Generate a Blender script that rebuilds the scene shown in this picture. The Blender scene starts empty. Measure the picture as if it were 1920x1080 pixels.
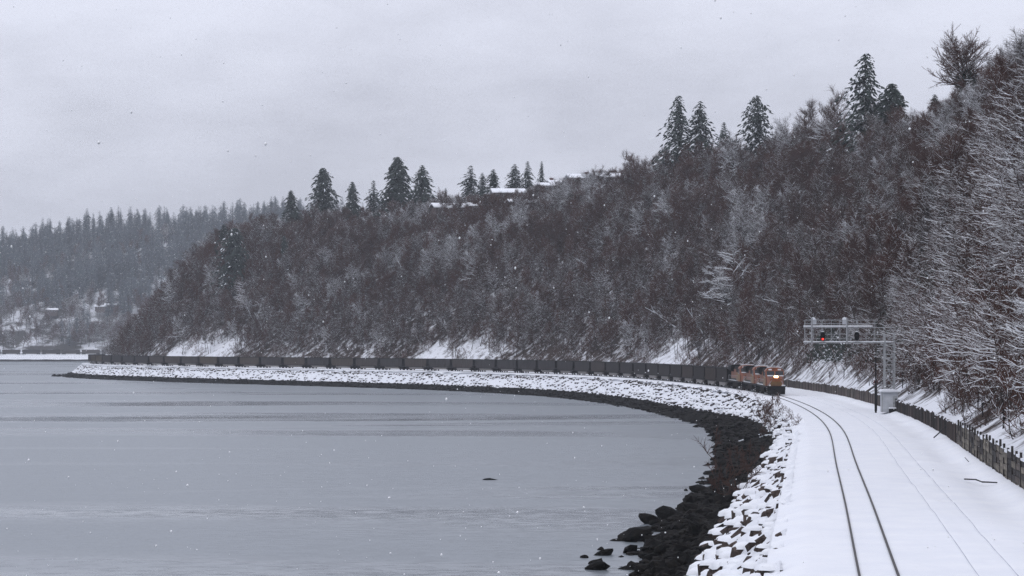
import bpy, math, random
import numpy as np
from mathutils import Vector, Matrix

R = math.radians
scene = bpy.context.scene
COL = scene.collection
random.seed(7)

# ------------------------------------------------------------------ camera
CAM_H = 8.533                       # metres above the rail heads (rail level is z = 0)
cam_d = bpy.data.cameras.new('camera')
cam_d.sensor_width = 36.0
cam_d.lens = 36.0 * 4349.9 / 1920.0
cam_d.shift_y = 104.9 / 1920.0
cam_d.clip_start = 0.5
cam_d.clip_end = 12000
cam = bpy.data.objects.new('camera', cam_d)
cam.location = (0, 0, CAM_H)
cam.rotation_euler = (R(90), 0, 0)
COL.objects.link(cam)
scene.camera = cam

# ------------------------------------------------------------------ sky
SUN_EL, SUN_AZ = R(48), R(200)      # diffuse sun high behind the camera's left shoulder
world = bpy.data.worlds.new('World')
scene.world = world
world.use_nodes = True
wt = world.node_tree
wt.nodes.clear()
def wn(t, **kw):
    n = wt.nodes.new(t)
    for k, v in kw.items():
        setattr(n, k, v)
    return n
out = wn('ShaderNodeOutputWorld')
sky = wn('ShaderNodeTexSky', sky_type='NISHITA', sun_disc=False, sun_elevation=SUN_EL, sun_rotation=SUN_AZ)
bg_sky = wn('ShaderNodeBackground')
bg_sky.inputs['Strength'].default_value = 0.05
wt.links.new(sky.outputs[0], bg_sky.inputs['Color'])
tc = wn('ShaderNodeTexCoord')
mp = wn('ShaderNodeMapping')
mp.inputs['Scale'].default_value = (1.0, 1.0, 2.6)
mp.inputs['Location'].default_value = (-1.720, 0.109, -2.846)
wt.links.new(tc.outputs['Generated'], mp.inputs['Vector'])
nz = wn('ShaderNodeTexNoise')
nz.inputs['Scale'].default_value = 6.0
nz.inputs['Detail'].default_value = 6.0
nz.inputs['Roughness'].default_value = 0.55
wt.links.new(mp.outputs[0], nz.inputs['Vector'])
cr = wn('ShaderNodeValToRGB')      # cloud thickness: heavier and lighter cloud
cr.color_ramp.elements[0].position = 0.36
cr.color_ramp.elements[0].color = (0.585, 0.60, 0.695, 1)
cr.color_ramp.elements[1].position = 0.66
cr.color_ramp.elements[1].color = (0.81, 0.835, 0.96, 1)
wt.links.new(nz.outputs['Fac'], cr.inputs['Fac'])
# overcast luminance: brighter towards the zenith (CIE overcast sky)
sp = wn('ShaderNodeSeparateXYZ')
wt.links.new(tc.outputs['Generated'], sp.inputs[0])
mr = wn('ShaderNodeMapRange')
mr.inputs['From Min'].default_value = 0.0
mr.inputs['From Max'].default_value = 1.0
mr.inputs['To Min'].default_value = 0.95
mr.inputs['To Max'].default_value = 1.60
wt.links.new(sp.outputs['Z'], mr.inputs['Value'])
mul = wn('ShaderNodeVectorMath', operation='SCALE')
wt.links.new(cr.outputs['Color'], mul.inputs[0])
wt.links.new(mr.outputs[0], mul.inputs['Scale'])
bg_cl = wn('ShaderNodeBackground')
wt.links.new(mul.outputs[0], bg_cl.inputs['Color'])
bg_cl.inputs['Strength'].default_value = 1.0
mx = wn('ShaderNodeMixShader')
mx.inputs[0].default_value = 0.93   # nearly closed cloud cover over the clear sky
wt.links.new(bg_sky.outputs[0], mx.inputs[1])
wt.links.new(bg_cl.outputs[0], mx.inputs[2])
wt.links.new(mx.outputs[0], out.inputs['Surface'])

# ------------------------------------------------------------------ sun behind cloud
sun_d = bpy.data.lights.new('sun', 'SUN')
sun_d.energy = 0.5
sun_d.angle = R(40)
sun_d.color = (1.0, 0.97, 0.94)
sun = bpy.data.objects.new('sun', sun_d)
dv = Vector((math.sin(SUN_AZ) * math.cos(SUN_EL), math.cos(SUN_AZ) * math.cos(SUN_EL), math.sin(SUN_EL)))
sun.rotation_euler = dv.to_track_quat('Z', 'Y').to_euler()
sun.location = (0, -50, 200)
COL.objects.link(sun)

# ------------------------------------------------------------------ exposure and render settings
vs = scene.view_settings
vs.view_transform = 'Standard'
vs.look = 'None'
vs.exposure = 0.0
vs.gamma = 1.0
vs.use_curve_mapping = False
cy = scene.cycles
cy.use_denoising = True
cy.denoising_input_passes = 'RGB_ALBEDO_NORMAL'
cy.denoising_prefilter = 'NONE'
cy.max_bounces = 4
cy.diffuse_bounces = 2
cy.glossy_bounces = 2
cy.transmission_bounces = 2
cy.volume_bounces = 1
cy.transparent_max_bounces = 8
cy.use_adaptive_sampling = True
cy.adaptive_threshold = 0.01
cy.caustics_reflective = False
cy.caustics_refractive = False

# ================================================================== helpers
def make_mesh(name, V, F, mats, fm=None, smooth=False):
    """V (n,3) array, F list of index tuples or (m,k) array, fm material index per face"""
    me = bpy.data.meshes.new(name)
    V = np.asarray(V, dtype=np.float32).reshape(-1, 3)
    if isinstance(F, np.ndarray):
        m, k = F.shape
        loops = F.astype(np.int32).ravel()
        starts = np.arange(0, m * k, k, dtype=np.int32)
        tot = np.full(m, k, dtype=np.int32)
    else:
        tot = np.array([len(f) for f in F], dtype=np.int32)
        loops = np.fromiter((i for f in F for i in f), dtype=np.int32)
        starts = np.concatenate([[0], np.cumsum(tot)[:-1]]).astype(np.int32)
    me.vertices.add(len(V))
    me.vertices.foreach_set('co', V.ravel())
    me.loops.add(len(loops))
    me.loops.foreach_set('vertex_index', loops)
    me.polygons.add(len(tot))
    me.polygons.foreach_set('loop_start', starts)
    if fm is not None:
        me.polygons.foreach_set('material_index', np.asarray(fm, dtype=np.int32))
    me.polygons.foreach_set('use_smooth', np.full(len(tot), bool(smooth)))
    for m_ in (mats if isinstance(mats, (list, tuple)) else [mats]):
        me.materials.append(m_)
    me.update(calc_edges=True)
    return me

def link(name, me, parent=None):
    o = bpy.data.objects.new(name, me)
    COL.objects.link(o)
    if parent is not None:
        o.parent = parent
    return o

def tag(o, label=None, cat=None, group=None, kind=None):
    if label: o['label'] = label
    if cat: o['category'] = cat
    if group: o['group'] = group
    if kind: o['kind'] = kind
    return o

def thing(name, label, cat, loc=(0, 0, 0), rz=0.0, group=None):
    o = bpy.data.objects.new(name, None)
    o.empty_display_size = 0.3
    COL.objects.link(o)
    o.location = loc
    o.rotation_euler = (0, 0, rz)
    return tag(o, label, cat, group)

def copy_tree(o, parent=None):
    c = o.copy()
    COL.objects.link(c)
    c.parent = parent
    for ch in o.children:
        copy_tree(ch, c)
    return c

class MB:
    """collects solids into one mesh"""
    def __init__(s):
        s.V, s.F, s.M = [], [], []
    def poly(s, pts, faces, m=0):
        b = len(s.V)
        s.V += [tuple(p) for p in pts]
        s.F += [tuple(i + b for i in f) for f in faces]
        s.M += [m] * len(faces)
        return s
    def box(s, x0, x1, y0, y1, z0, z1, m=0):
        return s.poly([(x0, y0, z0), (x1, y0, z0), (x1, y1, z0), (x0, y1, z0), (x0, y0, z1), (x1, y0, z1), (x1, y1, z1), (x0, y1, z1)],
                      [(0, 3, 2, 1), (4, 5, 6, 7), (0, 1, 5, 4), (1, 2, 6, 5), (2, 3, 7, 6), (3, 0, 4, 7)], m)
    def prism(s, prof, a0, a1, axis='y', m=0):
        """extrude a closed profile [(p,q)] along an axis; y: profile in x,z  x: profile in y,z  z: profile in x,y"""
        n = len(prof)
        f = {'y': lambda p, q, a: (p, a, q), 'x': lambda p, q, a: (a, p, q), 'z': lambda p, q, a: (p, q, a)}[axis]
        pts = [f(p, q, a0) for p, q in prof] + [f(p, q, a1) for p, q in prof]
        faces = [tuple(range(n)), tuple(range(2 * n - 1, n - 1, -1))] + [(i, i + n, (i + 1) % n + n, (i + 1) % n) for i in range(n)]
        return s.poly(pts, faces, m)
    def bar(s, a, b, r, n=4, m=0, r2=None):
        a, b = Vector(a), Vector(b)
        d = (b - a)
        if d.length < 1e-6: return s
        d.normalize()
        u = d.cross(Vector((0, 0, 1)))
        if u.length < 0.05: u = d.cross(Vector((1, 0, 0)))
        u.normalize(); w = d.cross(u)
        r2 = r if r2 is None else r2
        pts = []
        for p, rr in ((a, r), (b, r2)):
            for i in range(n):
                t = 2 * math.pi * (i + .5) / n
                pts.append(p + (u * math.cos(t) + w * math.sin(t)) * rr)
        faces = [(i, (i + 1) % n, (i + 1) % n + n, i + n) for i in range(n)] + [tuple(range(n - 1, -1, -1)), tuple(range(n, 2 * n))]
        return s.poly(pts, faces, m)
    def cyl(s, c, r, h, axis='y', n=14, m=0):
        c = Vector(c)
        d = {'x': Vector((1, 0, 0)), 'y': Vector((0, 1, 0)), 'z': Vector((0, 0, 1))}[axis]
        return s.bar(c - d * h / 2, c + d * h / 2, r, n, m)
    def build(s, name, mats, parent=None, smooth=False):
        return link(name, make_mesh(name, s.V, s.F, mats, s.M, smooth), parent)
    def mesh(s, name, mats, smooth=False):
        return make_mesh(name, s.V, s.F, mats, s.M, smooth)

def sum_noise(x, y, seed, scale, octs=4):
    """cheap smooth noise in about -1..1"""
    rg = np.random.RandomState(seed)
    v = 0.0
    a, tot, f = 1.0, 0.0, 1.0 / scale
    for _ in range(octs):
        for _ in range(3):
            t = rg.uniform(0, 2 * np.pi); ph = rg.uniform(0, 6.28); k = f * rg.uniform(.7, 1.35) * 2 * np.pi
            v = v + a * np.sin((x * np.cos(t) + y * np.sin(t)) * k + ph + 1.3 * np.sin((x * np.sin(t) - y * np.cos(t)) * k * .6 + ph * 2))
            tot += a * .55
        a *= .55; f *= 2.1
    return v / tot

# ================================================================== materials
def new_mat(name):
    m = bpy.data.materials.new(name)
    m.use_nodes = True
    return m, m.node_tree, m.node_tree.nodes['Principled BSDF']

def N(nt, t, **kw):
    n = nt.nodes.new(t)
    for k, v in kw.items():
        if k in n.inputs: n.inputs[k].default_value = v
        else: setattr(n, k, v)
    return n

def mat(name, c1, c2=None, scale=4.0, rough=0.8, metal=0.0, bump=0.0, bscale=None, spec=0.3, vary=0.0, detail=5.0):
    """noise-mottled material; vary adds a per-object brightness difference"""
    m, nt, b = new_mat(name)
    b.inputs['Roughness'].default_value = rough
    b.inputs['Metallic'].default_value = metal
    b.inputs['Specular IOR Level'].default_value = spec
    c2 = c2 or tuple(x * .75 for x in c1)
    t = N(nt, 'ShaderNodeTexCoord')
    n = N(nt, 'ShaderNodeTexNoise', Scale=scale, Detail=detail, Roughness=.6)
    nt.links.new(t.outputs['Object'], n.inputs['Vector'])
    r = N(nt, 'ShaderNodeValToRGB')
    r.color_ramp.elements[0].position = .38; r.color_ramp.elements[0].color = (*c1, 1)
    r.color_ramp.elements[1].position = .64; r.color_ramp.elements[1].color = (*c2, 1)
    nt.links.new(n.outputs['Fac'], r.inputs['Fac'])
    src = r.outputs['Color']
    if vary:
        oi = N(nt, 'ShaderNodeObjectInfo')
        mr_ = N(nt, 'ShaderNodeMapRange')
        mr_.inputs['To Min'].default_value = 1 - vary; mr_.inputs['To Max'].default_value = 1 + vary
        nt.links.new(oi.outputs['Random'], mr_.inputs['Value'])
        ml = N(nt, 'ShaderNodeVectorMath', operation='SCALE')
        nt.links.new(src, ml.inputs[0]); nt.links.new(mr_.outputs[0], ml.inputs['Scale'])
        src = ml.outputs[0]
    nt.links.new(src, b.inputs['Base Color'])
    if bump:
        n2 = N(nt, 'ShaderNodeTexNoise', Scale=bscale or scale * 3, Detail=6.0)
        nt.links.new(t.outputs['Object'], n2.inputs['Vector'])
        bp = N(nt, 'ShaderNodeBump', Strength=bump, Distance=.1)
        nt.links.new(n2.outputs['Fac'], bp.inputs['Height'])
        nt.links.new(bp.outputs[0], b.inputs['Normal'])
    return m

M = {}
M['snow'] = mat('snow', (.80, .82, .86), (.86, .875, .90), 1.2, .75, bump=.25, bscale=5, spec=.15)
M['snow_bed'] = mat('snow_track_bed', (.82, .84, .88), (.87, .885, .91), .35, .75, bump=.22, bscale=2.2, spec=.15)
M['twig_snow'] = mat('branch_snow', (.72, .75, .79), (.86, .88, .9), 2, .8, spec=.1)
M['roof_snow'] = mat('roof_snow', (.80, .82, .86), (.86, .875, .90), .6, .75, bump=.2, bscale=2, spec=.15)

def bark(name, ca, cb):
    m, nt, b = new_mat(name)
    b.inputs['Roughness'].default_value = .9
    b.inputs['Specular IOR Level'].default_value = .02
    oi = N(nt, 'ShaderNodeObjectInfo')
    g = N(nt, 'ShaderNodeNewGeometry')
    n = N(nt, 'ShaderNodeTexNoise', Scale=.03, Detail=2.0)          # stands of like trees over the slope
    nt.links.new(g.outputs['Position'], n.inputs['Vector'])
    ad = N(nt, 'ShaderNodeMath', operation='MULTIPLY_ADD')
    nt.links.new(oi.outputs['Random'], ad.inputs[0]); ad.inputs[1].default_value = .5
    nt.links.new(n.outputs['Fac'], ad.inputs[2])
    r = N(nt, 'ShaderNodeValToRGB')
    r.color_ramp.elements[0].position = .5; r.color_ramp.elements[0].color = (*ca, 1)
    r.color_ramp.elements[1].position = 1.0; r.color_ramp.elements[1].color = (*cb, 1)
    nt.links.new(ad.outputs[0], r.inputs['Fac'])
    nt.links.new(r.outputs[0], b.inputs['Base Color'])
    return m
M['bark'] = bark('twig_bark', (.092, .044, .033), (.072, .044, .036))
M['bark_grey'] = bark('grey_bark', (.088, .070, .063), (.068, .047, .040))
M['trunk'] = mat('trunk_bark', (.04, .033, .030), (.075, .066, .060), 3, .9, spec=.03, vary=.3)
M['needle'] = mat('conifer_needles', (.022, .032, .028), (.040, .052, .044), 1.5, .8, spec=.15, vary=.25)
M['needle_hazed'] = mat('hazed_conifer_needles', (.092, .11, .125), (.12, .14, .15), 1.5, .9, spec=.02, vary=.3)  # pale blue-grey: fine snow and distance haze put into the needle colour
M['ivy'] = mat('ivy_leaves', (.02, .032, .024), (.04, .052, .04), 2, .6, spec=.3)
M['rock'] = mat('riprap_stone', (.035, .026, .023), (.085, .066, .058), 2.5, .9, bump=.5, spec=.08, vary=.35)
M['weed'] = mat('wet_seaweed_stone', (.004, .004, .004), (.013, .011, .009), 2.5, .7, bump=.8, bscale=9, spec=.05, vary=.5)
M['steel'] = mat('galvanised_steel', (.30, .31, .32), (.40, .41, .42), 4, .6, .1)
M['rail'] = mat('rail_steel', (.022, .019, .018), (.04, .033, .03), 6, .5, .3)
M['black'] = mat('black_paint_and_gap_shade', (.006, .006, .007), (.013, .012, .012), 3, .65, spec=.1)
M['under'] = mat('underframe_grime', (.010, .009, .009), (.026, .021, .019), 3, .85, spec=.06, vary=.2)
M['orange'] = mat('orange_paint', (.27, .066, .011), (.13, .036, .011), 1.2, .45, spec=.4)
M['yellow'] = mat('dull_yellow_paint', (.17, .085, .022), (.11, .06, .022), 2, .5, spec=.3)
M['tan'] = mat('tan_cab_paint', (.27, .17, .085), (.20, .12, .06), 2, .6)  # mottled tan for the cab sides and equipment cabinet
M['glass'] = mat('dark_glass', (.008, .010, .013), (.014, .016, .02), 1, .12, spec=.3)
M['white'] = mat('white_paint', (.75, .75, .75), (.68, .68, .68), 3, .6)
M['alu'] = mat('grimy_aluminium', (.17, .155, .145), (.25, .235, .225), 1.5, .6, .15, vary=.15)
M['coal'] = mat('coal', (.008, .008, .009), (.02, .02, .02), 6, .7, bump=1, bscale=12)
M['timber'] = mat('weathered_timber', (.045, .035, .03), (.10, .082, .068), 2.2, .9, bump=.4, bscale=8, vary=.5)
M['timber_pale'] = mat('pale_timber', (.10, .088, .07), (.19, .165, .13), 2.2, .9, bump=.4, bscale=8, vary=.45)
M['timber_dark'] = mat('tarred_timber', (.012, .010, .010), (.035, .027, .024), 2.2, .85, bump=.4, bscale=8, vary=.4)
M['timber_rust'] = mat('rusty_panel', (.045, .033, .030), (.085, .062, .052), 1.6, .85, bump=.3, bscale=6, vary=.4)
M['cabin'] = mat('cabin_paint', (.42, .44, .47), (.52, .54, .57), 1.2, .6)
M['brush'] = mat('dead_grass', (.10, .065, .042), (.16, .11, .075), 2, .9, vary=.3)
M['brick'] = mat('chimney_brick', (.10, .055, .05), (.14, .085, .075), 5, .9)
M['siding'] = mat('house_siding', (.11, .08, .072), (.15, .115, .105), 1, .85, vary=.3)

def emit_mat(name, col, strength):
    m, nt, b = new_mat(name)
    b.inputs['Base Color'].default_value = (*col, 1)
    b.inputs['Emission Color'].default_value = (*col, 1)
    b.inputs['Emission Strength'].default_value = strength
    return m
M['lamp'] = emit_mat('headlight_lens', (1.0, .55, .25), 14.0)
M['red'] = emit_mat('red_signal_lens', (1.0, .03, .02), 3.0)

def coal_car_mat():
    m, nt, b = new_mat('coal_car_side')
    b.inputs['Roughness'].default_value = .7
    b.inputs['Metallic'].default_value = .1
    oi = N(nt, 'ShaderNodeObjectInfo')
    r = N(nt, 'ShaderNodeValToRGB')
    e = r.color_ramp.elements
    e[0].position = 0; e[0].color = (.027, .023, .024, 1)
    e[1].position = 1; e[1].color = (.072, .055, .038, 1)
    e2 = e.new(.55); e2.color = (.036, .031, .031, 1)
    e3 = e.new(.8); e3.color = (.052, .039, .034, 1)
    nt.links.new(oi.outputs['Random'], r.inputs['Fac'])
    t = N(nt, 'ShaderNodeTexCoord')
    mpn = N(nt, 'ShaderNodeMapping'); mpn.inputs['Scale'].default_value = (1.4, 1.4, .35)
    nt.links.new(t.outputs['Object'], mpn.inputs[0])
    n = N(nt, 'ShaderNodeTexNoise', Scale=1.6, Detail=6.0)
    nt.links.new(mpn.outputs[0], n.inputs['Vector'])
    mr_ = N(nt, 'ShaderNodeMapRange'); mr_.inputs['To Min'].default_value = .6; mr_.inputs['To Max'].default_value = 1.4
    nt.links.new(n.outputs['Fac'], mr_.inputs['Value'])
    ml = N(nt, 'ShaderNodeVectorMath', operation='SCALE')
    nt.links.new(r.outputs[0], ml.inputs[0]); nt.links.new(mr_.outputs[0], ml.inputs['Scale'])
    nt.links.new(ml.outputs[0], b.inputs['Base Color'])
    return m
M['car'] = coal_car_mat()

def ground_mat(name, snow_c, brush_a, brush_b, nscale, lo, hi):
    """snow broken by dead brush; face attribute 'brush' says how much brush grows there"""
    m, nt, b = new_mat(name)
    b.inputs['Roughness'].default_value = .85
    b.inputs['Specular IOR Level'].default_value = .03
    g = N(nt, 'ShaderNodeNewGeometry')
    n = N(nt, 'ShaderNodeTexNoise', Scale=nscale, Detail=8.0, Roughness=.68)
    nt.links.new(g.outputs['Position'], n.inputs['Vector'])
    at = N(nt, 'ShaderNodeAttribute'); at.attribute_name = 'brush'
    ad = N(nt, 'ShaderNodeMath', operation='ADD')
    nt.links.new(n.outputs['Fac'], ad.inputs[0]); nt.links.new(at.outputs['Fac'], ad.inputs[1])
    mr_ = N(nt, 'ShaderNodeMapRange'); mr_.inputs['From Min'].default_value = lo; mr_.inputs['From Max'].default_value = hi
    nt.links.new(ad.outputs[0], mr_.inputs['Value'])
    n2 = N(nt, 'ShaderNodeTexNoise', Scale=nscale * 4, Detail=4.0)
    nt.links.new(g.outputs['Position'], n2.inputs['Vector'])
    mb = N(nt, 'ShaderNodeMix', data_type='RGBA')
    mb.inputs[6].default_value = (*brush_a, 1); mb.inputs[7].default_value = (*brush_b, 1)
    nt.links.new(n2.outputs['Fac'], mb.inputs[0])
    mx_ = N(nt, 'ShaderNodeMix', data_type='RGBA')
    mx_.inputs[6].default_value = (*snow_c, 1)
    nt.links.new(mr_.outputs[0], mx_.inputs[0]); nt.links.new(mb.outputs[2], mx_.inputs[7])
    nt.links.new(mx_.outputs[2], b.inputs['Base Color'])
    bp = N(nt, 'ShaderNodeBump', Strength=.6, Distance=.4)
    nt.links.new(n.outputs['Fac'], bp.inputs['Height']); nt.links.new(bp.outputs[0], b.inputs['Normal'])
    return m
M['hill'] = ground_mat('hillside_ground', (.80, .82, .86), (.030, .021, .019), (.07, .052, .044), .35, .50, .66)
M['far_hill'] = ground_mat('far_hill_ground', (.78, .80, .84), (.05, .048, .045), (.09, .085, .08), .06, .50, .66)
M['bank'] = ground_mat('bank_ground', (.82, .84, .88), (.05, .038, .034), (.10, .08, .07), 1.4, .55, .64)
M['tidal'] = mat('tidal_ground', (.005, .005, .005), (.014, .012, .010), 1.5, .75, bump=1.0, bscale=6, spec=.03)

def water_mat():
    m, nt, b = new_mat('water')
    b.inputs['Base Color'].default_value = (.20, .225, .245, 1)
    b.inputs['IOR'].default_value = 1.42
    b.inputs['Specular IOR Level'].default_value = .5
    g = N(nt, 'ShaderNodeNewGeometry')
    # wind lanes: long slicks and ruffled water
    mp_ = N(nt, 'ShaderNodeMapping'); mp_.inputs['Scale'].default_value = (.0052, .019, 1)
    mp_.inputs['Rotation'].default_value = (0, 0, R(4))
    nt.links.new(g.outputs['Position'], mp_.inputs[0])
    lane = N(nt, 'ShaderNodeTexNoise', Scale=1.0, Detail=3.5, Roughness=.55, Distortion=.5)
    nt.links.new(mp_.outputs[0], lane.inputs['Vector'])
    lr = N(nt, 'ShaderNodeMapRange'); lr.inputs['From Min'].default_value = .34; lr.inputs['From Max'].default_value = .50
    lr.inputs['To Min'].default_value = .18; lr.inputs['To Max'].default_value = 1.0
    nt.links.new(lane.outputs['Fac'], lr.inputs['Value'])
    # wavelet slopes: the normal leans by noise, so far water keeps its ruffle
    acc = None
    for sc_, amp, det in ((1.2, .30, 3.0), (.2, .03, 2.0)):
        mp2 = N(nt, 'ShaderNodeMapping'); mp2.inputs['Scale'].default_value = (sc_ * .45, sc_, 1)
        nt.links.new(g.outputs['Position'], mp2.inputs[0])
        w1 = N(nt, 'ShaderNodeTexNoise', Scale=1.0, Detail=det, Roughness=.6)
        nt.links.new(mp2.outputs[0], w1.inputs['Vector'])
        sb = N(nt, 'ShaderNodeVectorMath', operation='SUBTRACT'); sb.inputs[1].default_value = (.5, .5, .5)
        nt.links.new(w1.outputs['Color'], sb.inputs[0])
        ml = N(nt, 'ShaderNodeVectorMath', operation='MULTIPLY'); ml.inputs[1].default_value = (amp * .8, amp * 1.6, 0)
        nt.links.new(sb.outputs[0], ml.inputs[0])
        if acc is None: acc = ml.outputs[0]
        else:
            ad = N(nt, 'ShaderNodeVectorMath', operation='ADD')
            nt.links.new(acc, ad.inputs[0]); nt.links.new(ml.outputs[0], ad.inputs[1]); acc = ad.outputs[0]
    sc2 = N(nt, 'ShaderNodeVectorMath', operation='SCALE')
    nt.links.new(acc, sc2.inputs[0]); nt.links.new(lr.outputs[0], sc2.inputs['Scale'])
    up_ = N(nt, 'ShaderNodeVectorMath', operation='ADD'); up_.inputs[1].default_value = (0, 0, 1)
    nt.links.new(sc2.outputs[0], up_.inputs[0])
    nm_ = N(nt, 'ShaderNodeVectorMath', operation='NORMALIZE')
    nt.links.new(up_.outputs[0], nm_.inputs[0])
    nt.links.new(nm_.outputs[0], b.inputs['Normal'])
    rr = N(nt, 'ShaderNodeMapRange'); rr.inputs['From Min'].default_value = .18; rr.inputs['To Min'].default_value = .12; rr.inputs['To Max'].default_value = .36
    nt.links.new(lr.outputs[0], rr.inputs['Value']); nt.links.new(rr.outputs[0], b.inputs['Roughness'])
    return m
M['water'] = water_mat()

# ================================================================== the line of the railway
# u = metres along the track from the camera's end, v = metres to its inland side
KS = [0, 50, 100, 150, 200, 260, 340, 420, 500, 580, 680, 800, 940]
KV = [2.5e-4, -1.6e-4, 2.1e-4, -5.6e-4, -5.6e-4, -4.2e-4, -1.18e-3, -5.8e-4, -1.2e-3, -2.46e-3, -2.2e-3, 5.5e-4, 2.1e-3]
TS = np.arange(-200, 1400, 2.0)
_k = np.interp(TS, KS, KV); _k[TS < 0] = 0; _k[TS >= 950] = .0034
TH = np.zeros(len(TS)); TH[100:] = .1259 + np.cumsum(_k[100:]) * 2; TH[:100] = .1259
TH = np.minimum(TH, R(38))
TX = np.zeros(len(TS)); TY = np.zeros(len(TS))
TX[100:] = 12.058 + np.cumsum(np.sin(TH[100:])) * 2
TY[100:] = 74 + np.cumsum(np.cos(TH[100:])) * 2
for i in range(99, -1, -1):
    TX[i] = TX[i + 1] - 2 * np.sin(TH[i]); TY[i] = TY[i + 1] - 2 * np.cos(TH[i])

def P(u, v):
    t = np.interp(u, TS, TH)
    return np.interp(u, TS, TX) + v * np.cos(t), np.interp(u, TS, TY) - v * np.sin(t)
def heading(u):
    return float(np.interp(u, TS, TH))
def pt(u, v, z=0.0):
    x, y = P(u, v)
    return (float(x), float(y), float(z))

UK = [-200, 0, 60, 120, 180, 240, 300, 360, 420, 480, 540, 600, 660, 720, 780, 840, 900, 960, 1020, 1080, 1140, 1200, 1390]
HR = [52.0, 53.5, 55.2, 57.5, 60.4, 64.0, 67.0, 68.5, 66.0, 59.5, 57.8, 61.5, 59.6, 53.9, 51.7, 50.7, 50.2, 48.7, 46.7, 45.1, 47.4, 49.7, 52.0]
def hill_z(u, v):
    u = np.asarray(u, float); v = np.asarray(v, float)
    vr = np.interp(u, [0, 300, 420, 860, 960], [74, 70, 82, 82, 62])
    t = np.clip((v - 10) / (vr - 10), 0, 3)
    a = np.where(t < 1, t * (1 + .18 * np.sin(np.pi * t)), 1.0)
    # a gentler snowy apron behind the wall near the signal
    ap = np.interp(u, [-200, 60, 230, 330], [1, 1, 1, 0.0])
    a = np.where(v < 20, a * (1 - .35 * ap * np.clip((20 - v) / 8, 0, 1)), a)
    h = 1.3 + np.interp(u, UK, HR) * a + np.maximum(v - vr, 0) * .03
    h = np.where(v < 12, h - np.interp(u, [400, 440], [0, 1.2]) * np.clip((12 - v) / 2, 0, 1), h)
    amp = np.clip((v - 14) / 20, 0, 1) * 2.2
    h = h + 4.5 * np.clip((u - 680) / 25, 0, 1) * np.clip((815 - u) / 25, 0, 1) * np.clip((v - 66) / 14, 0, 1)   # knoll under the houses
    return h + amp * sum_noise(u, v, 5, 55) + .35 * np.clip((v - 11) / 6, 0, 1) * sum_noise(u, v, 6, 7, 3)

def sheet(name, us, vs_, zf, mats, smooth=True, brush=None, parent=None, kind='structure'):
    U, Vv = np.meshgrid(us, vs_, indexing='ij')
    x, y = P(U, Vv)
    z = zf(U, Vv)
    nu, nv = U.shape
    idx = np.arange(nu * nv).reshape(nu, nv)
    F = np.stack([idx[:-1, :-1].ravel(), idx[:-1, 1:].ravel(), idx[1:, 1:].ravel(), idx[1:, :-1].ravel()], 1)[:, ::-1]
    me = make_mesh(name, np.stack([x.ravel(), y.ravel(), z.ravel()], 1), F, mats, None, smooth)
    if brush is not None:
        at = me.attributes.new('brush', 'FLOAT', 'POINT')
        at.data.foreach_set('value', brush(U, Vv).astype(np.float32).ravel())
    o = link(name, me, parent)
    if kind: o['kind'] = kind
    return o

WATER_Z = -5.8
# ------------------------------------------------------------------ water
w = link('water', make_mesh('water', [(-3600, -300, WATER_Z), (3600, -300, WATER_Z), (3600, 3600, WATER_Z), (-3600, 3600, WATER_Z)], [(0, 1, 2, 3)], M['water']))
tag(w, kind='structure')

# ------------------------------------------------------------------ snowy track bed
def bed_z(U, V):
    z = -.06 + .0 * U
    z = z + .05 * sum_noise(U * .35, V, 11, 5, 3) * np.clip((np.abs(V) - 1.6) / 2, 0, 1)
    # buried second track shows as two shallow grooves
    for c in (4.4 - .72, 4.4 + .72):
        z = z - .012 * np.exp(-((V - c) / .08) ** 2)
    # a low windrow and dip near the wall
    z = z - .25 * np.exp(-((V - 7.6) / 1.0) ** 2) * (.6 + .4 * sum_noise(U, V, 12, 23)) * np.interp(U, [300, 420], [1, 0]) + .28 * np.clip((V - 8.2) / 1.2, 0, 1)
    z = z - .35 * np.clip((-2.6 - V) / 1.4, 0, 1) ** 1.5 + .22 * sum_noise(U, V, 13, 3.2, 3) * np.clip((-2.9 - V) / 1.2, 0, 1)
    # flangeways beside the bare rails
    for c in (-.7175, .7175):
        z = z - .03 * np.exp(-((V - c) / .09) ** 2)
    return z
us_near = np.concatenate([np.arange(-60, 200, 1.5), np.arange(200, 520, 3.0), np.arange(520, 1392, 6.0)])
vs_bed = np.unique(np.round(np.concatenate([np.linspace(-4.3, -1.5, 12), np.linspace(-1.5, 1.5, 31), np.linspace(1.5, 3.4, 5),
                        np.linspace(3.45, 5.45, 41), np.linspace(5.6, 10.4, 17)]), 3))
sheet('snow_track_bed', us_near, vs_bed, bed_z, M['snow_bed'])

# rails of the cleared track
track = thing('railway_track', 'pair of dark bare rails curving through the snow towards the train', 'railway track')
us_r = np.concatenate([np.arange(-50, 1100, 3.0)])
for c in (-.7175, .7175):
    prof_r = [(-.07, -.12), (-.03, -.10), (-.045, .0), (.045, .0), (.03, -.10), (.07, -.12)]
    V_, F_ = [], []
    for i, u in enumerate(us_r):
        for a, b_ in prof_r:
            V_.append(pt(u, c + a, b_))
    k_ = len(prof_r)
    for i in range(len(us_r) - 1):
        for j in range(k_):
            F_.append((i * k_ + j, i * k_ + (j + 1) % k_, (i + 1) * k_ + (j + 1) % k_, (i + 1) * k_ + j))
    link('rail', make_mesh('rail', V_, F_, M['rail']), track)

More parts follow.
